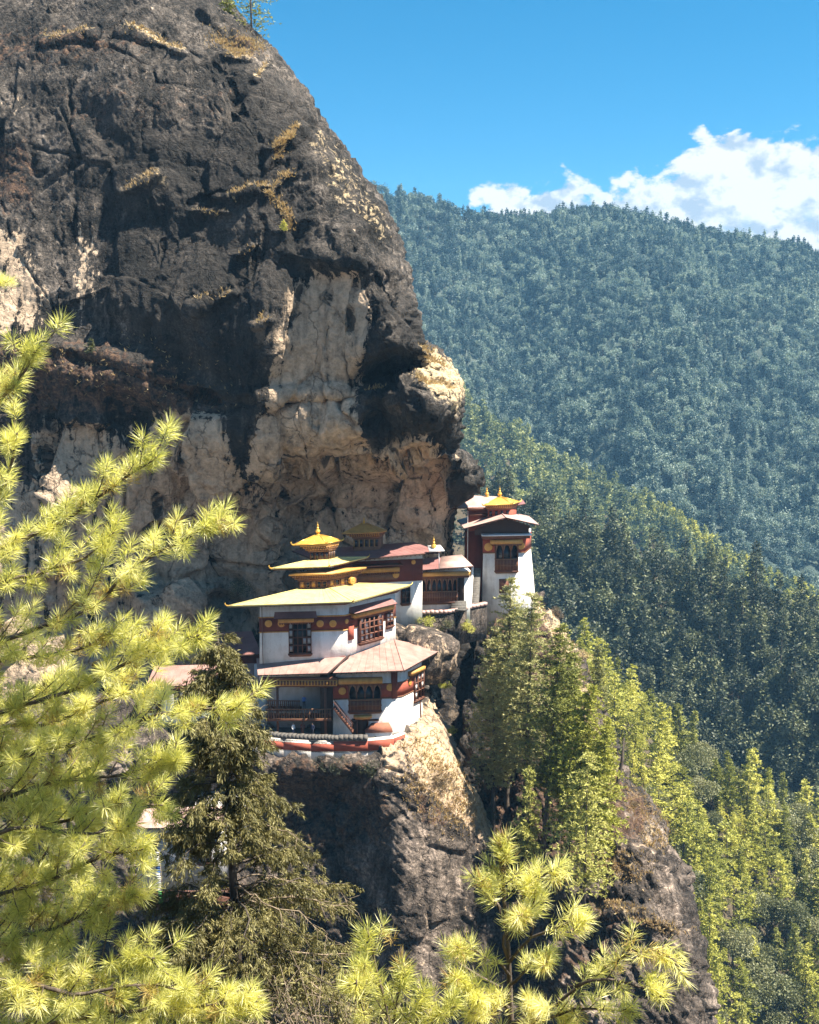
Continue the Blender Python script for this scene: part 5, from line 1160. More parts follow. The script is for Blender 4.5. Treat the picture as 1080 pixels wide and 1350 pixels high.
KW = empty('retaining_wall', base, 'rough stone retaining wall with a pale coping carrying the walkway to the tower', 'wall')
rw = MB(); ribbon(rw, [k0, k1, k2], k1[2] - 5.0, k1[2] - .3, 6); rw.build('wall', M['rock2'], KW, base)
mb = MB()
for a, b, n in ((k0, k1, 11), (k1, k2, 10)):
    for k in range(n):
        u0_, u1_ = a + (b - a) * k / n, a + (b - a) * (k + .97) / n; ribbon(mb, [u0_, u1_], k1[2] - .29, k1[2] + .12 + random.uniform(0, .12), .5, 0, .12)
mb.build('coping', M['pale_roof'], KW, base)
mb = MB(); p = at(594, 806, 151.3)
for i in range(4): mb.loft([p + [.3 * i * .3, .4 * i, 0], p + [2.2, .4 * i, 0], p + [2.2, 2, 0], p + [.3 * i * .3, 2, 0]], [p + [.09 * i, .4 * i, .28 * (i + 1)], p + [2.2, .4 * i, .28 * (i + 1)], p + [2.2, 2, .28 * (i + 1)], p + [.09 * i, 2, .28 * (i + 1)]], 0, True, True)
mb.build('step_block', M['coping'], KW, base)

# ---------------- left wing with red roof, chapel behind it, lower white building
f0, f1, f2, f3 = at(192, 905, 137), at(350, 902, 134.4), at(350, 874, 139.5), at(204, 878, 141.5)
base = at(230, 950, 138)
F = empty('lodging_house', base, 'low house with a faded pinkish red roof half hidden behind the dark cypress', 'house')
sheet_roof(F, base, [f0, f1, f2, f3], .15, 'red_roof')
w0, w1 = at(194, 925, 138.2), at(350, 925, 135.8); WL = Wall(w0, w1)
mb = MB(); WL.box(mb, 0, WL.L, zof(230, 985, 138), f0[2] - .25, -4, 0); mb.build('wall', M['plaster'], F, base)
mb = MB(); r = WL.rect(270, 911, 150, 12); WL.box(mb, -.02, WL.L, r[2], r[3], -.02, .08); mb.build('painted_band', M['red_band'], F, base)
for cx in (203, 240, 285): window(WL, F, base, WL.rect(cx, 923, 19, 26), 3, 3, False, .3, [(0, 1), (1, 2), (2, 1), (1, 0)])
g0, g1, g2, g3 = at(256, 866, 146), at(345, 862, 145.5), at(332, 832, 150.5), at(278, 834, 151)
base = at(300, 890, 147)
Gc = empty('chapel', base, 'small chapel with dark maroon roof and grey lantern in the hollow left of the temple', 'chapel')
sheet_roof(Gc, base, [g0, g1, g2, g3], .15, 'maroon_roof')
mb = MB(); w0, w1 = at(262, 880, 147), at(343, 878, 146.5); Wg = Wall(w0, w1); Wg.box(mb, 0, Wg.L, zof(300, 930, 147), g0[2] - .2, -4, 0); mb.build('wall', M['red_band'], Gc, base)
lq = quad((278, 836), 150.5, (266, 837), (285, 834)); zl = zof(278, 826, 150.5); mb = MB(); mb.loft(atz(lq, lq[1][2] - 2), atz(lq, zl), 0, True, True); mb.build('lantern', M['wood'], Gc, base)
le = quad((286, 824), 149.8, (252, 825), (296, 821)); pk = at(275, 814, 151.2); hip_roof(Gc, base, le, [pk + np.array([a, b, 0]) for a, b in ((-.2, -.2), (.2, -.2), (.2, .2), (-.2, .2))], .1, 'grey_roof', rafters=False); finial(Gc, base, pk, .8)
h0, h1, h2, h3 = at(176, 1092, 124), at(300, 1090, 123.5), at(292, 1062, 128.5), at(190, 1066, 129)
base = at(240, 1180, 125)
Hh = empty('kitchen_house', base, 'lower white house with a pale roof glimpsed through the dark cypress', 'house')
sheet_roof(Hh, base, [h0, h1, h2, h3], .15, 'pale_roof')
w0, w1 = at(180, 1130, 125), at(296, 1130, 124.6); Wh = Wall(w0, w1); mb = MB(); Wh.box(mb, 0, Wh.L, zof(240, 1172, 125), h0[2] - .2, -4, 0); mb.build('wall', M['grey_plaster'], Hh, base)  # white house: its shade and dirt are put into a grey wall colour
mb = MB(); Wh.box(mb, -.2, Wh.L + .2, zof(240, 1172, 125) - 2.5, zof(240, 1172, 125) - .01, -4, .1); mb.build('plinth', M['rust'], Hh, base)
window(Wh, Hh, base, Wh.rect(200, 1112, 14, 20), 2, 2, False, .2, ()); window(Wh, Hh, base, Wh.rect(270, 1125, 18, 24), 3, 3, False, .3, [(0, 1), (1, 2), (2, 1), (1, 0)])
i0, i1, i2, i3 = at(255, 1066, 128.5), at(330, 1064, 128), at(320, 1042, 133), at(262, 1044, 133); base = at(290, 1090, 130)
Ih = empty('annex', base, 'small annex with blue white roof between the terrace and the lower house', 'annex')
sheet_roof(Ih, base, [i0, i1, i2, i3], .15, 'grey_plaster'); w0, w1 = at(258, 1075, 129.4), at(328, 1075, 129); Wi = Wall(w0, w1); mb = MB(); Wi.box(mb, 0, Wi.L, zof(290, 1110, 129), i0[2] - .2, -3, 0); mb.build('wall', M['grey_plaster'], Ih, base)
# prayer flag on its mast
p = at(216, 1196, 122); base = p.copy()
PF = empty('prayer_flag', base, 'tall mast with a narrow faded prayer flag in white blue and green', 'prayer flag')
mb = MB(); mb.tube([p, p + [-.35, 0, 6.6]], [.07, .03], 6); mb.build('mast', M['twig'], PF, base)
mb = MB(); n = 24
for i in range(n):
    a, b = i / n, (i + 1) / n; q0 = p + np.array([-.35 * (.08 + .9 * a), 0, 6.6 * (.06 + .92 * a)]); q1 = p + np.array([-.35 * (.08 + .9 * b), 0, 6.6 * (.06 + .92 * b)])
    w = .55 + .08 * math.sin(i); y0, y1 = .12 * math.sin(i * .9), .12 * math.sin((i + 1) * .9)
    mb.poly([q0, q0 + [-w, y0, 0], q1 + [-w, y1, 0], q1], (2 if a < .25 else 0 if a < .55 else 1 if a < .75 else 0))
fl_ = mb.build('flag', [M['cloth_white'], M['cloth_blue'], M['cloth_green']], PF, base)
sd = fl_.modifiers.new('cloth', 'SOLIDIFY'); sd.thickness = .02
# rocks, people
def boulder(name, label, ctr, rad, seed, mat='rock2', cut=None, sub=5):
    import bmesh
    bm = bmesh.new(); bmesh.ops.create_icosphere(bm, subdivisions=sub, radius=1); V = np.array([v.co[:] for v in bm.verts]); F = np.array([[v.index for v in f.verts] for f in bm.faces]); bm.free()
    w = worley(V * 1.3 + seed); V = V * (1 + .16 * (w[2] - .5) + .14 * fbm(V * 1.4 + seed, 3) + .05 * fbm(V * 5 + seed, 3))[:, None]
    V = np.clip(V, -1, [1, 1, .62]); V = V * rad
    if cut is not None: V = V @ cut
    o = link(name, make_mesh(name, V, F, [M[mat]], True, attrs=dict(bare=np.full(len(V), .25), veg=np.zeros(len(V)), pale=np.full(len(V), .28))), None, ctr); tag(o, label, 'boulder'); return o
Rz = lambda a: np.array([[math.cos(a), math.sin(a), 0], [-math.sin(a), math.cos(a), 0], [0, 0, 1]])
Ry = lambda a: np.array([[math.cos(a), 0, -math.sin(a)], [0, 1, 0], [math.sin(a), 0, math.cos(a)]])
boulder('boulder', 'large grey slanted boulder wedged between the red roof and the walkway', at(563, 858, 145.5), (4.2, 4.0, 4.4), 3.1, cut=Ry(.30) @ Rz(.3))
boulder('boulder', 'smaller brown boulder against the right wall of the temple', at(524, 838, 146.0), (1.9, 2.0, 2.0), 8.4, cut=Ry(.5))
def person(label, p, h, shirt, trousers, seated=False, turn=0.0):
    """one skinned body: legs, hips, chest, neck, head, arms"""
    import bmesh
    k = h / 1.7; c, s = math.cos(turn), math.sin(turn)
    J = {'pel': (0, 0, .95, .13), 'wst': (0, 0, 1.1, .12), 'chs': (0, .01, 1.32, .145), 'nck': (0, 0, 1.47, .055), 'hd0': (0, -.015, 1.57, .085), 'hd1': (0, -.02, 1.68, .075)}
    E = [('pel', 'wst'), ('wst', 'chs'), ('chs', 'nck'), ('nck', 'hd0'), ('hd0', 'hd1')]
    for sg, nme in ((-1, 'l'), (1, 'r')):
        if seated: leg = [(.09 * sg, -.08, .92, .09), (.13 * sg, -.42, .93, .07), (.12 * sg, -.45, .52, .05), (.13 * sg, -.58, .47, .04)]
        else: leg = [(.09 * sg, 0, .86, .09), (.10 * sg, -.03, .48, .062), (.11 * sg, .02, .09, .045), (.12 * sg, -.13, .04, .038)]
        arm = [(.19 * sg, .01, 1.39, .058), (.25 * sg, .03, 1.12, .045), (.22 * sg, -.14, .92, .035), (.21 * sg, -.2, .85, .032)]
        prev = 'pel'
        for i, v in enumerate(leg): J[nme + 'g%d' % i] = v; E.append((prev, nme + 'g%d' % i)); prev = nme + 'g%d' % i
        prev = 'chs'
        for i, v in enumerate(arm): J[nme + 'a%d' % i] = v; E.append((prev, nme + 'a%d' % i)); prev = nme + 'a%d' % i
    names = list(J); me = bpy.data.meshes.new('person'); rot = lambda v: ((v[0] * c - v[1] * s) * k, (v[0] * s + v[1] * c) * k, v[2] * k)
    me.from_pydata([rot(J[n]) for n in names], [(names.index(a), names.index(b)) for a, b in E], [])
    o = bpy.data.objects.new('person', me); COL.objects.link(o); md = o.modifiers.new('skin', 'SKIN'); md.use_smooth_shade = True
    for i, n in enumerate(names): me.skin_vertices[0].data[i].radius = (J[n][3] * k,) * 2; me.skin_vertices[0].data[i].use_root = (n == 'pel')
    sb = o.modifiers.new('sub', 'SUBSURF'); sb.levels = sb.render_levels = 2
    mt = bpy.data.materials.new('person_skin_and_clothes'); mt.use_nodes = True; t = mt.node_tree; b = t.nodes['Principled BSDF']; tcn = t.nodes.new('ShaderNodeTexCoord'); sp = t.nodes.new('ShaderNodeSeparateXYZ'); t.links.new(tcn.outputs['Object'], sp.inputs[0])
    zz = math_n(t, 'DIVIDE', sp.outputs[2], k * 1.8)
    col = ramp(t, zz, [(0, (.03, .025, .02)), (.045, trousers), (.53, shirt), (.825, (.40, .24, .16)), (.93, (.015, .012, .01))], 'CONSTANT'); t.links.new(col, b.inputs['Base Color']); b.inputs['Roughness'].default_value = .85
    me.materials.append(mt); o.location = p - (UP * (.47 * k) if seated else 0); tag(o, label, 'person', 'people on the terrace of the lower house'); return o
fz = WG.px(400, 931)[1]
p = at(401, 926, 134.9); person('person in a bright blue shirt standing on the upper gallery', np.array([p[0], p[1], fz + .05]), 1.68, (.10, .22, .55), (.03, .03, .04), turn=.3)
p = at(412, 968, 132.6); person('person in dark blue clothes standing on the terrace by the post', np.array([p[0], p[1], z976 - .1]), 1.7, (.02, .03, .07), (.02, .02, .03), turn=-.5)
p = at(387, 968, 132.8); person('person in a white shirt on the terrace left of two others', np.array([p[0], p[1], z976 - .1]), 1.66, (.75, .75, .76), (.03, .04, .09), turn=.9)
p = at(399, 968, 133.2); person('person in maroon robe on the terrace between white and dark blue figures', np.array([p[0], p[1], z976 - .1]), 1.64, (.25, .03, .03), (.22, .03, .03), turn=.1)
# ------------------------------------------------------------------ conifers on the rib between temple and spur
def rib_tree(name, label, group, apex, base_px, Y, r, mat, seed, low=.12, layers=40, per=9, clumps=13, cs=.40, cat='pine tree', **k):
    top = at(*apex, Y); bot = at(*base_px, Y); h = top[2] - bot[2]
    V, F, limbs, lean = conifer(seed, h, r, layers, per, clumps, cs, low=low, nsp=10, wid=.22, gap=.15, **k)
    V = V + np.stack([(top[0] - bot[0]) * np.clip(V[:, 2] / h, 0, 1), V[:, 0] * 0, V[:, 0] * 0], 1)
    sh = top[0] - bot[0]; limbs = [(a + [sh * a[2] / h, 0, 0], b + [sh * b[2] / h, 0, 0]) for a, b in limbs]
    mb = MB(); mb.tube([np.array([lean[0] * f * f + sh * f, lean[1] * f * f, h * f]) for f in (-.12, .05, .3, .55, .8, .97)], [h * .0135, h * .0115, h * .009, h * .006, h * .003, h * .0008], 8)
    rq = np.random.RandomState(seed)
    for a, b in limbs:
        if rq.rand() < .5: mb.tube([a, a * .5 + b * .5 + [0, 0, .12], b], [h * .0018, h * .0012, h * .0005], 3)
    return tree_thing(name, label, cat, group, V, F, mat, mb, 'bark', bot)
GR = 'tall conifers between the temple and the rocky spur'
rib_tree('pine_tree', 'tallest grey green pine with its tip against the white tower wall', GR, (671, 756), (668, 1092), 142, 5.0, 'pine_blue', 201, low=.28, clumps=14, shape=.62, up=.35, droop=.3)
rib_tree('pine_tree', 'pine with pale crown just right of the tallest one below the tower', GR, (706, 778), (690, 1106), 137, 4.8, 'pine_blue', 202, low=.28, clumps=14, shape=.62, up=.35, droop=.3)
rib_tree('pine_tree', 'broad pine at the left edge of the conifer group beside the dark gorge', GR, (653, 838), (650, 1098), 140, 4.2, 'pine_blue', 203, low=.25, clumps=13, shape=.55, up=.3, droop=.35)
rib_tree('pine_tree', 'central dark stemmed pine with layered boughs in the conifer group', GR, (742, 822), (716, 1122), 131, 5.4, 'pine_mid', 204, low=.3, clumps=15, shape=.6, up=.25, droop=.35)
rib_tree('pine_tree', 'yellow green pine on the right side of the conifer group', GR, (780, 902), (748, 1130), 128, 4.8, 'pine_light', 205, low=.18, clumps=14, shape=.6, up=.25, droop=.4)
rib_tree('fir_tree', 'dark fir with flat tiers of drooping boughs lowest right in the conifer group', GR, (776, 985), (770, 1188), 121, 5.2, 'pine_mid', 206, low=.12, layers=22, per=8, clumps=15, cat='fir tree', up=.05, droop=.35, shape=.6)
rib_tree('fir_tree', 'slim fir behind the conifer group, its spire leaning over the spur crest', GR, (758, 868), (752, 1010), 150, 2.4, 'pine_mid', 207, low=.1, cat='fir tree')
rib_tree('pine_tree', 'short bright pine beside the bare dead trunk above the spur', GR, (801, 945), (797, 1035), 140, 2.3, 'pine_light', 208, low=.1, layers=20, clumps=6)
rib_tree('pine_tree', 'small dark pine in the shade at the foot of the conifer group', GR, (700, 1010), (694, 1150), 127, 2.6, 'pine_mid', 209, low=.15, layers=20, clumps=7)
rib_tree('pine_tree', 'young pale pine on the crest behind the yellow green pine', GR, (790, 850), (786, 960), 158, 2.5, 'pine_blue', 210, low=.1, layers=20, clumps=6)
rib_tree('pine_tree', 'pine filling the gap between the tallest pine and the broad left one', GR, (684, 812), (676, 1100), 144, 4.6, 'pine_blue', 231, low=.3, clumps=13, shape=.62, up=.3, droop=.35)
rib_tree('pine_tree', 'pine rising between the central pine and the yellow green one', GR, (760, 856), (735, 1120), 134, 4.6, 'pine_light', 232, low=.3, clumps=13, shape=.62, up=.3, droop=.35)
rib_tree('pine_tree', 'bushy pine at the right foot of the conifer group above the lowest fir', GR, (797, 955), (785, 1130), 126, 3.8, 'pine_light', 233, low=.08, layers=26, clumps=12, shape=.6, up=.2, droop=.4)
# bare dead trunk
p0, p1 = at(814, 1034, 139), at(823, 973, 139.5)
sn = MB(); sn.tube([p0 - UP, p0, p0 * .5 + p1 * .5 + [.15, 0, 0], p1], [.32, .27, .2, .1], 7)
for f, d in ((.45, (.9, 0, .5)), (.62, (-.8, .2, .5)), (.8, (.5, .1, .6)), (.3, (.6, 0, .2))): q = p0 + (p1 - p0) * f; sn.tube([q, q + np.array(d)], [.09, .03], 5)
o = sn.build('dead_tree', M['bark_dark'], None, p0); o.location = p0; tag(o, 'bare dead trunk leaning on the crest of the rocky spur', 'dead tree')
# tree on the very top of the cliff and two saplings on its face
def small_conifer(name, label, cat, pb, h, r, mat, seed, cs=.45, layers=16, **k):
    V, F, limbs, lean = conifer(seed, h, r, layers, 7, 6, cs, nsp=5, wid=.28, **k)
    return tree_thing(name, label, cat, None, V, F, mat, trunk_mb(h, h * .016, lean, limbs, np.random.RandomState(seed), .6), 'bark', pb)
small_conifer('pine_tree', 'dark pine on the very top of the cliff against the sky', 'pine tree', at(332, 50, 171), 10.5, 5.2, 'pine_mid', 220, layers=15, low=.12, shape=.5)
small_conifer('pine_sapling', 'dark young pine to the left of the pine on the cliff top', 'pine sapling', at(300, 32, 172), 5.5, 1.8, 'pine_mid', 221, layers=12)
pt, nr_ = cliff_at(372, 305); small_conifer('sapling', 'tiny yellow green sapling growing from a crack in the dark cliff face', 'sapling', pt - nr_ * .2, 1.3, .6, 'pine_light', 222, cs=.22, layers=7)
pt, nr_ = cliff_at(118, 470); small_conifer('sapling', 'small dark green sapling on the brown ledge of the cliff', 'sapling', pt - nr_ * .2, 2.3, 1.0, 'shrub', 223, cs=.3, layers=9)

# ------------------------------------------------------------------ shrubs
def shrub(label, p, r, mat, seed, n=900, cs=.16, flat=.8):
    rs = np.random.RandomState(seed); m = 7; cen = rs.normal(size=(m, 3)) * [.42, .3, .28] * r + [0, 0, r * .35]
    P_, D_ = [], []
    for c in cen: u = unit(rs.normal(size=(n // m, 3))); P_.append(c + u * (r * .5 * rs.uniform(.3, 1, n // m) ** .6)[:, None] * [1, 1, flat]); D_.append(u + rs.normal(size=u.shape) * .7 + [0, 0, .3])
    P_ = np.concatenate(P_); V, F = spikes(P_, unit(np.concatenate(D_)), cs * rs.uniform(.6, 1.5, len(P_)), cs * .4, seed)
    o = empty('shrub', p, label, 'shrub', 'shrubs on the rocks'); link('foliage', make_mesh('foliage', V, F, [M[mat]]), o)
    mb = MB()
    for c in cen: mb.tube([(0, 0, -.2), tuple(c * .6), tuple(c * 1.3)], [.05, .03, .01], 4)
    mb.build('stem', M['bark_dark'], o); return o
for lab, p, r, mat, sd, kw in (
    ('dark rounded shrub below the left part of the red banded parapet', rock_at(BUT, 437, 1016), 1.7, 'shrub', 301, {}),
    ('brown dry shrub below the middle of the red banded parapet', rock_at(BUT, 462, 1032), 1.6, 'shrub_dry', 302, {}),
    ('greyish shrub on the dirt slope below the end of the parapet', rock_at(BUT, 487, 1020), 1.3, 'shrub', 303, {}),
    ('dry brushwood clump low on the dirt slope left of the lit rock facet', rock_at(BUT, 468, 1078), 1.5, 'shrub_dry', 304, {}),
    ('small green tuft on the edge of the lit rock facet', rock_at(BUT, 590, 930 + 40) + [0.2, 1, 0], .7, 'pine_light', 305, {}),
    ('pink brown dry bush on the lit rock facet', rock_at(BUT, 575, 1035), 1.1, 'shrub_dry', 306, {}),
    ('leafy shrub hanging from the walkway wall near the boulder', at(565, 822, 149.2), 1.0, 'pine_light', 307, {}),
    ('bushy plant spilling down the walkway wall in the middle', at(590, 826, 150), 1.2, 'shrub', 308, {}),
    ('pale creeper at the right end of the walkway wall', at(616, 830, 152.5), 1.1, 'pine_light', 309, {}),
    ('dark bush in the hollow left of the temple roof', at(312, 785, 150.5), 2.4, 'shrub', 310, dict(n=1800)),
    ('olive bush under the boulder where the gorge begins', at(588, 905, 144), .7, 'pine_light', 311, {}),
    ('low bush at the bottom of the dark gorge', at(610, 1060, 146), 1.8, 'shrub', 312, {}),
    ('shaded bush beside the trunks at the foot of the conifers', at(648, 1085, 137), 1.6, 'shrub', 313, {}),
    ('rusty dry bush on the crest of the rib below the tower', at(735, 812, 160), 1.1, 'shrub_dry', 314, {}),
    ('orange tinged bush on the rib crest above the young pale pine', at(768, 868, 155), 1.3, 'dry_grass', 315, {}),
    ('dry bush on the sunlit top of the spur', rock_at(RIB, 838, 1062), .9, 'shrub_dry', 316, {}),
    ('brushwood at the foot of the lowest fir', rock_at(RIB, 792, 1182), 1.2, 'shrub_dry', 317, {}),
): shrub(lab, np.asarray(p), r, mat, sd, **kw)
# dry grass on the ledges (uncountable)
rs = np.random.RandomState(9); GP, GD = [], []
def grass_line(line, n, sp=3.0, f=None):
    for _ in range(n):
        i = rs.randint(len(line) - 1); u = rs.rand(); x = line[i][0] + (line[i + 1][0] - line[i][0]) * u + rs.normal() * sp; y = line[i][1] + (line[i + 1][1] - line[i][1]) * u + rs.normal() * sp * .7
        p, n_ = f(x, y) if f else cliff_at(x, y); GP.append(p - n_ * .05); GD.append(n_ * .5 + rs.normal(size=3) * .35 + [0, 0, .55])
for L, n in zip(LEDGES, (50, 70, 90, 130, 240, 150, 80, 70, 30, 40, 60, 30, 30, 200, 260, 100, 15, 120, 30)): grass_line(L, n, 2.4)
grass_line([(160, 440), (300, 520)], 60, 14); grass_line([(20, 470), (230, 520)], 120, 16); grass_line([(280, 45), (345, 66)], 500, 7); grass_line([(350, 250), (372, 270), (384, 300)], 260, 4); grass_line([(365, 205), (385, 170)], 260, 4)
but_f = lambda x, y: (rock_at(BUT, x, y), np.array([.3, -.8, .3])); rib_f = lambda x, y: (rock_at(RIB, x, y), np.array([-.1, -.7, .5]))
grass_line([(545, 975), (590, 1020), (635, 1085)], 700, 12, but_f); grass_line([(540, 1020), (600, 1090)], 500, 16, but_f)
grass_line([(715, 800), (790, 930)], 700, 8, rib_f); grass_line([(820, 1040), (862, 1085), (870, 1120)], 700, 9, rib_f); grass_line([(770, 1130), (840, 1150)], 500, 14, rib_f); grass_line([(790, 1195), (900, 1228)], 400, 7, rib_f)
GP = np.array(GP); GD = unit(np.array(GD)); V, F = spikes(np.repeat(GP, 3, 0), unit(np.repeat(GD, 3, 0) + rs.normal(size=(len(GP) * 3, 3)) * .35), rs.uniform(.25, .7, len(GP) * 3), .09, 5)
o = link('dry_grass', make_mesh('dry_grass', V, F, [M['dry_grass']])); tag(o, 'straw coloured dry grass on ledges and crests of the rock', 'grass', kind='stuff')

# ------------------------------------------------------------------ near long-needled pines
class PineBuilder:
    def __init__(s, seed): s.rs = np.random.RandomState(seed); s.P, s.D, s.L, s.oldP, s.oldD, s.wood = [], [], [], [], [], MB()
    def tuft(s, p, d, n=105, ln=.17, shoot=.13, old=False):
        rs = s.rs; d = d / np.linalg.norm(d); t = rs.rand(n); a = rs.uniform(0, 2 * math.pi, n)
        e1 = np.cross(d, [.2, .3, .9]); e1 /= np.linalg.norm(e1); e2 = np.cross(d, e1)
        sp = np.where(t > .75, rs.uniform(.15, .8, n), rs.uniform(.75, 1.35, n))        # half-angle: open brush, tighter at the tip
        rad = np.cos(a)[:, None] * e1 + np.sin(a)[:, None] * e2
        dr = unit(np.cos(sp)[:, None] * d + np.sin(sp)[:, None] * rad + np.array([0, 0, -.10])); pp = p - d * shoot * (1 - t)[:, None] + rs.normal(size=(n, 3)) * .006
        (s.oldP if old else s.P).append(pp); (s.oldD if old else s.D).append(dr)
        if not old: s.L.append(ln * rs.uniform(.7, 1.12, n))
    def twig(s, a, b, r0, n_t=1, ln=.17, n=105):
        """a curved twig from a to b carrying a brush at its end, and brushes along it"""
        m = (a + b) / 2 - UP * .06 * np.linalg.norm(b - a); s.wood.tube([a, m, b], [r0, r0 * .75, r0 * .45], 5); d = (b - m)
        s.tuft(b, d + UP * .1 * np.linalg.norm(d), n, ln)
        for k in range(n_t):
            f = s.rs.uniform(.35, .85); q = (1 - f) ** 2 * a + 2 * f * (1 - f) * m + f * f * b
            s.tuft(q + s.rs.normal(size=3) * .03, d + s.rs.normal(size=3) * .5 * np.linalg.norm(d) + UP * .2 * np.linalg.norm(d), int(n * .7), ln * .9, old=s.rs.rand() < .22)
    def branch(s, pts, r0, r1, step=.26, tl=(.22, .5), ln=.17, n=105, end=True, start=0.1, upb=.25):
        """limb through world points with alternating side twigs"""
        rs = s.rs; pts = np.array(pts); seg = np.concatenate([[0], np.cumsum(np.linalg.norm(np.diff(pts, axis=0), axis=1))]); Lt = seg[-1]
        ev = lambda u: cubic(seg / Lt, pts, np.array([u]))[0]
        m = max(6, int(Lt / .15)); q = [ev(u) + rs.normal(size=3) * .008 for u in np.linspace(0, 1, m)]; s.wood.tube(q, list(np.linspace(r0, r1, m)), 6)
        k = 0; u = start
        while u < .99:
            p = ev(u); d = ev(min(u + .02, 1)) - ev(max(u - .02, 0)); d /= np.linalg.norm(d)
            sd = np.cross(d, [0, -.5, 1.0]); sd /= np.linalg.norm(sd); sd = sd * (1 if k % 2 else -1); L = rs.uniform(*tl) * (1.15 - .55 * u)
            b = p + (d * .75 + sd * rs.uniform(.3, .85) + np.array([0, 0, upb]) + rs.normal(size=3) * .28) * L; s.twig(p, b, r1 * .9, 1 if L < .35 else 2, ln, n)
            u += step * .62 / Lt * rs.uniform(.6, 1.3); k += 1
        if end: d = ev(1) - ev(.93); s.tuft(ev(1), d + UP * .02, int(n * 1.2), ln); [s.tuft(ev(.97) + rs.normal(size=3) * .05, d + rs.normal(size=3) * np.linalg.norm(d) * .6, n, ln) for _ in range(2)]
    def finish(s, o, base, wn=.0062):
        P = np.concatenate(s.P) - base; D = np.concatenate(s.D); V, F = spikes(P, D, np.concatenate(s.L), wn, 3); link('needles', make_mesh('needles', V, F, [M['needle']]), o)
        if s.oldP: P = np.concatenate(s.oldP) - base; D = np.concatenate(s.oldD); V, F = spikes(P, D, .14, wn, 4); link('old_needles', make_mesh('old_needles', V, F, [M['needle_old']]), o)
        s.wood.build('branches', M['bark'], o, base, True)
# big pine on the left: its trunk stands outside the frame, its boughs reach in
B = PineBuilder(11); bx = -2.0 - 5.2
tr = [np.array([-7.6, 12.6, bank_z(-7.6, 12.6) - .3]), np.array([-7.3, 12.6, -6]), np.array([-7.0, 12.5, -2.5]), np.array([-6.8, 12.4, 1.0]), np.array([-6.7, 12.4, 3.2])]
base = tr[0].copy(); PT = empty('pine_tree', base, 'large near pine filling the left edge with yellow green needle brushes', 'pine tree')
mb = MB(); mb.tube(tr, [.30, .26, .21, .13, .05], 9); mb.build('trunk', M['bark'], PT, base, True)
def limb(px, Y0, Y1, r0=.035, r1=.010, **k):
    n = len(px); pts = [at(x, y, Y0 + (Y1 - Y0) * i / (n - 1)) for i, (x, y) in enumerate(px)]
    tp = pts[0]; i = int(np.argmin([abs(q[2] - tp[2] + .4) for q in tr])); zt_ = tp[2] - .5; tx = np.interp(zt_, [q[2] for q in tr], [q[0] for q in tr]); ty = np.interp(zt_, [q[2] for q in tr], [q[1] for q in tr])
    B.wood.tube([np.array([tx, ty, zt_]), (np.array([tx, ty, zt_]) + tp) / 2 - [0, 0, .1], tp], [r0 * 1.5, r0 * 1.25, r0], 6)
    B.branch(pts, r0, r1, **k)
limb([(-120, 640), (-60, 590), (-10, 540), (30, 490), (48, 462)], 12, 11, tl=(0.26, 0.52), step=0.23)
limb([(-120, 760), (-40, 690), (0, 650), (18, 600), (22, 570)], 12.5, 12, tl=(0.26, 0.50), step=0.28)
limb([(-110, 800), (0, 722), (80, 690), (150, 640), (208, 603)], 12.4, 11.2, tl=(0.28, 0.60), step=0.23)
limb([(-110, 900), (20, 838), (120, 800), (180, 745), (240, 712), (296, 682)], 12.2, 10.8, tl=(0.26, 0.56), step=0.24)
limb([(-110, 830), (0, 770), (70, 750), (120, 730), (150, 700)], 12.8, 12, tl=(0.26, 0.55), step=0.25)
limb([(-110, 980), (30, 930), (110, 905), (190, 862), (262, 838)], 12.2, 11, tl=(.22, .5), step=.18)
limb([(-110, 1060), (20, 1000), (120, 975), (220, 940), (318, 935)], 12, 10.6, tl=(.22, .5), step=.18)
limb([(-110, 900), (0, 870), (90, 860), (160, 835), (215, 850)], 12.6, 11.4, tl=(.2, .42), step=.2)
limb([(-110, 1010), (0, 960), (60, 955), (150, 920), (210, 905)], 12.8, 11.8, tl=(.25, .5), step=.2)
limb([(-110, 1110), (0, 1055), (80, 1030), (170, 1020), (240, 1000)], 12.2, 11, tl=(.25, .5), step=.17)
limb([(-110, 1180), (0, 1110), (90, 1080), (160, 1060), (215, 1062)], 12.2, 11.2, tl=(.25, .5), step=.17)
limb([(-110, 1230), (0, 1180), (70, 1160), (130, 1130), (190, 1120)], 12.4, 11.4, tl=(.25, .5), step=.17)
limb([(-110, 1290), (0, 1240), (80, 1220), (140, 1190), (178, 1180)], 12, 11, tl=(.25, .5), step=.17)
limb([(-110, 1360), (0, 1300), (90, 1285), (160, 1260), (205, 1262)], 11.6, 10.6, tl=(.25, .5), step=.17)
limb([(-110, 1430), (0, 1370), (120, 1340), (220, 1330), (340, 1322)], 11.4, 10.2, tl=(.22, .44), step=.17)
limb([(-110, 1480), (20, 1420), (140, 1390), (240, 1370), (300, 1358)], 11.2, 10.2, tl=(.22, .44), step=.17)
limb([(-110, 1150), (40, 1090), (100, 1100), (140, 1095), (170, 1090)], 11.4, 10.8, tl=(.22, .45), step=.17)
limb([(-110, 1330), (20, 1290), (100, 1310), (180, 1300), (250, 1305)], 11.0, 10.3, tl=(.22, .45), step=.17)
for i in range(9):                      # inner boughs that fill the mass behind
    y = 940 + i * 55; limb([(-120, y + 70), (-40, y + 20), (30, y - 10), (85 + 20 * (i % 3), y - 40)], 13.2, 12.8, tl=(.25, .5), step=.2)
B.finish(PT, base)
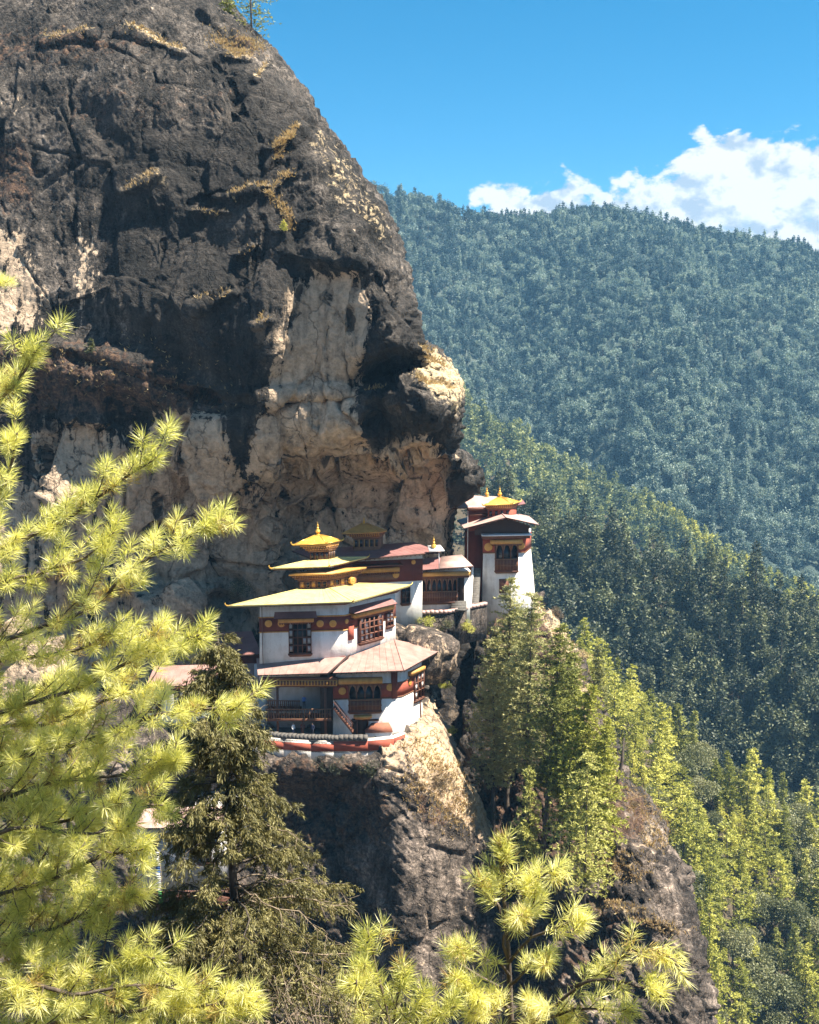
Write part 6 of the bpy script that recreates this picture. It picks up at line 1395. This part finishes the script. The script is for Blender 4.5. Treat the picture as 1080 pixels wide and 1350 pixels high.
# young pine in the bottom middle
B = PineBuilder(12); s0 = at(676, 1600, 10.4); base = np.array([s0[0], s0[1], bank_z(s0[0], s0[1]) - .3]); PY_ = empty('young_pine', base, 'young near pine in the bottom middle with bright candle like brushes', 'pine tree')
st = [base, s0, at(676, 1400, 10.2), at(670, 1250, 10.1), at(663, 1160, 10.05), at(661, 1108, 10)]
mb = MB(); mb.tube(st, [.10, .07, .035, .022, .014, .009], 8); mb.build('trunk', M['bark'], PY_, base, True)
kw = dict(ln=.155, n=64, start=.4); L_ = lambda px, Y0, Y1, r0=.016, r1=.008, **k: B.branch([at(x, y, Y0 + (Y1 - Y0) * i / (len(px) - 1)) for i, (x, y) in enumerate(px)], r0, r1, **{**kw, **k, 'step': k.get('step', .15) * 1.9})
B.branch([at(668, 1205, 10.05), at(663, 1160, 10.0), at(661, 1112, 10)], .014, .009, step=.16, tl=(.10, .24), ln=.15, n=70, start=.25)
L_([(668, 1215), (692, 1180), (712, 1160), (738, 1142)], 10.1, 9.8, step=.14, tl=(.1, .22))
L_([(668, 1225), (655, 1190), (645, 1168), (638, 1155)], 10.1, 10.3, step=.14, tl=(.1, .2))
L_([(670, 1270), (700, 1235), (735, 1222), (775, 1212)], 10.1, 9.7, step=.15, tl=(.12, .25))
L_([(670, 1285), (650, 1262), (628, 1255), (606, 1250)], 10.1, 9.8, step=.15, tl=(.12, .25))
L_([(672, 1310), (640, 1290), (600, 1262), (618, 1248)], 10.1, 10.5, step=.15, tl=(.12, .25))
L_([(673, 1330), (645, 1318), (622, 1300), (600, 1290)], 10.1, 9.6, step=.15, tl=(.12, .25))
L_([(670, 1260), (662, 1240), (680, 1215), (690, 1205)], 10.1, 9.7, step=.15, tl=(.1, .2))
L_([(674, 1350), (720, 1330), (770, 1295), (815, 1265), (850, 1250), (893, 1268)], 10.1, 9.4, step=.15, tl=(.12, .3), r0=.02)
L_([(760, 1300), (800, 1290), (835, 1300), (868, 1305)], 9.7, 9.3, step=.15, tl=(.1, .24))
L_([(674, 1365), (720, 1345), (760, 1330), (800, 1330), (835, 1335)], 10.1, 9.5, step=.15, tl=(.12, .26))
L_([(680, 1390), (660, 1355), (640, 1340), (620, 1335)], 10.1, 9.6, step=.16, tl=(.12, .25))
L_([(676, 1400), (720, 1370), (745, 1352), (752, 1340)], 10.1, 9.9, step=.16, tl=(.12, .25))
for px, Ya, Yb in (([(669, 1240), (685, 1222), (702, 1195), (706, 1168)], 10.1, 9.9), ([(670, 1300), (695, 1280), (712, 1262), (722, 1268)], 10.1, 9.7),
                   ([(673, 1340), (660, 1318), (640, 1308), (628, 1320)], 10.1, 9.5), ([(676, 1400), (700, 1360), (712, 1335), (700, 1320)], 10.1, 9.6)):
    L_(px, Ya, Yb, step=.12, tl=(.1, .2))
B.finish(PY_, base, .0065)
# neighbouring young pine whose tips enter at the bottom
B = PineBuilder(13); s0 = at(545, 1640, 9.6); base = np.array([s0[0], s0[1], bank_z(s0[0], s0[1]) - .3]); PZ = empty('young_pine', base, 'low near pine sending bright tips up between cypress and young pine', 'pine tree')
mb = MB(); mb.tube([base, s0, at(540, 1480, 9.6), at(530, 1400, 9.6)], [.09, .06, .03, .016], 8); mb.build('trunk', M['bark'], PZ, base, True)
L_([(535, 1420), (512, 1340), (495, 1275), (484, 1222)], 9.6, 9.6, step=.16, tl=(.1, .22), r0=.014, start=.4)
L_([(500, 1300), (488, 1285), (478, 1275)], 9.6, 9.4, step=.12, tl=(.1, .18), start=.2)
L_([(532, 1430), (520, 1360), (525, 1310), (535, 1282)], 9.6, 9.3, step=.14, tl=(.1, .24)); L_([(538, 1440), (560, 1380), (580, 1335), (600, 1325)], 9.6, 9.2, step=.14, tl=(.1, .24))
L_([(530, 1430), (500, 1370), (478, 1330), (470, 1290)], 9.6, 9.2, step=.15, tl=(.1, .24)); L_([(535, 1440), (545, 1370), (552, 1330), (560, 1310)], 9.6, 9.4, step=.14, tl=(.1, .24))
B.finish(PZ, base, .0065)

# ------------------------------------------------------------------ dark weeping cypress in front of the lower houses
def cypress(seed=21):
    rs = np.random.RandomState(seed); Yc = 33.0; top = at(289, 822, Yc); tb_ = at(322, 1480, Yc); base = np.array([tb_[0], tb_[1], min(tb_[2], bank_z(tb_[0], tb_[1])) - .3])
    o = empty('cypress_tree', base, 'dark feathery cypress with a straight black stem in front of the monastery', 'cypress tree'); H_ = top[2] - tb_[2]
    stem = lambda f: tb_ + (top - tb_) * f + np.array([.06 * math.sin(5 * f), 0, 0])
    mb = MB(); mb.tube([base] + [stem(f) for f in np.linspace(0, 1, 12)], [.3, .24, .22, .2, .18, .16, .14, .12, .10, .07, .05, .03, .012], 8); mb.build('trunk', M['bark_dark'], o, base, True)
    wood = MB(); P_, D_, S_ = [], [], []
    for i in range(250):
        f = rs.uniform(.10, .985); r = (1 - f) ** .72 * 5.0 * rs.uniform(.45, 1.08) + .12; a = rs.uniform(0, 2 * math.pi); d = np.array([math.cos(a), math.sin(a) * .9, 0])
        if d[0] < 0: r *= .95
        elif f < .5: r *= 1.18
        s0 = stem(f); m = 7; pts = [s0 + d * r * t + UP * (r * (.30 * t - .42 * t * t)) + rs.normal(size=3) * .03 * r for t in np.linspace(0, 1, m)]
        sparse = (d[0] > .25 and f < .52 and rs.rand() < .55) or rs.rand() < .08
        wood.tube(pts, list(np.linspace(.035, .006, m) * (.5 + .5 * r / 3)), 4, 1 if sparse else 0)
        ns = int(11 * r + 5)
        for k in range(ns):
            t = rs.uniform(.18, 1.0) ** .8; j = min(int(t * (m - 1)), m - 2); q = pts[j] + (pts[j + 1] - pts[j]) * (t * (m - 1) - j)
            L = rs.uniform(.25, .62) * (.6 + .4 * r / 3); sd = d * rs.uniform(.2, .9) + rs.normal(size=3) * [.6, .6, .25] - UP * rs.uniform(.1, .75); sd /= np.linalg.norm(sd); e = q + sd * L - UP * .12 * L
            if sparse and rs.rand() < .62:
                if rs.rand() < .6: wood.tube([q, (q + e) / 2 + rs.normal(size=3) * .04, e], [.010, .006, .003], 3, 1)
                continue
            c = 38; u = rs.rand(c) ** .7; pp = q + (e - q) * u[:, None] + rs.normal(size=(c, 3)) * .035; dd = sd * .8 + rs.normal(size=(c, 3)) * .5 - UP * .75
            P_.append(pp); D_.append(dd)
    P_ = np.concatenate(P_); V, F = spikes(P_ - base, unit(np.concatenate(D_)), rs.uniform(.07, .19, len(P_)), .027, 8); link('foliage', make_mesh('foliage', V, F, [M['cypress']]), o)
    wood.build('branches', [M['bark_dark'], M['twig']], o, base)
cypress()
# pale leafless shrub in front of the cypress on its right
rs = np.random.RandomState(31); tb_ = at(430, 1420, 26); base = np.array([tb_[0], tb_[1], tb_[2] - 1.0]); o = empty('bare_shrub', base, 'pale leafless shrub tangled in front of the cypress on its right side', 'shrub'); mb = MB(); P_, D_ = [], []
for i in range(30):
    d = unit(np.array([rs.normal() * .55, rs.normal() * .4, 1.0])); L = rs.uniform(2.4, 4.6); p = base.copy(); pts = [p]
    for k in range(7): d = unit(d + rs.normal(size=3) * .16); pts.append(pts[-1] + d * L / 7)
    mb.tube(pts, list(np.linspace(.022, .005, 8)), 4)
    for k in range(14):
        j = rs.randint(2, 7); q = pts[j]; e = q + unit(rs.normal(size=3) + d * .8) * rs.uniform(.2, .7); mb.tube([q, (q + e) / 2 + rs.normal(size=3) * .04, e], [.009, .006, .003], 3)
        c = 7; P_.append(e + rs.normal(size=(c, 3)) * .1); D_.append(rs.normal(size=(c, 3)) - [0, 0, .2])
mb.build('stems', M['twig'], o, base); P_ = np.concatenate(P_); V, F = spikes(P_ - base, unit(np.concatenate(D_)), rs.uniform(.06, .14, len(P_)), .04, 9); link('leaves', make_mesh('leaves', V, F, [M['cypress']]), o)
# twig of another tree entering at the left edge high up
B = PineBuilder(14); tb_ = at(-130, 470, 20.0); base = tb_ - [0, 0, 9.5]; o = empty('pine_tree', base, 'pale pine twig reaching in at the left edge beside the dark cliff', 'pine tree')
mb = MB(); mb.tube([base, tb_ - [0, 0, 4], tb_], [.2, .14, .06], 8); mb.build('trunk', M['bark'], o, base)
B.branch([tb_, at(-60, 410, 20), at(-20, 385, 20), at(6, 372, 20)], .03, .009, step=.2, tl=(.15, .3), n=80, start=.5); B.finish(o, base)
# ------------------------------------------------------------------ haze: one closed box of thin air round camera and scene
HV = np.array([(x, y, z) for x in (-2600, 2600) for y in (-120, 2600) for z in (-445, 430)], float)
hm = bpy.data.materials.new('haze_air'); hm.use_nodes = True; t = hm.node_tree; t.nodes.remove(t.nodes['Principled BSDF'])
pv = t.nodes.new('ShaderNodeVolumePrincipled'); pv.inputs['Density'].default_value = 0.00012; pv.inputs['Color'].default_value = (.26, .60, 1.0, 1); pv.inputs['Anisotropy'].default_value = 0.0
t.links.new(pv.outputs[0], t.nodes['Material Output'].inputs['Volume'])
hz = link('haze', make_mesh('haze', HV, np.array([[0, 1, 3, 2], [4, 6, 7, 5], [0, 4, 5, 1], [2, 3, 7, 6], [0, 2, 6, 4], [1, 5, 7, 3]]), [hm]))
hz['kind'] = 'stuff'; hz['label'] = 'thin blue haze over the valley'; hz['category'] = 'haze'
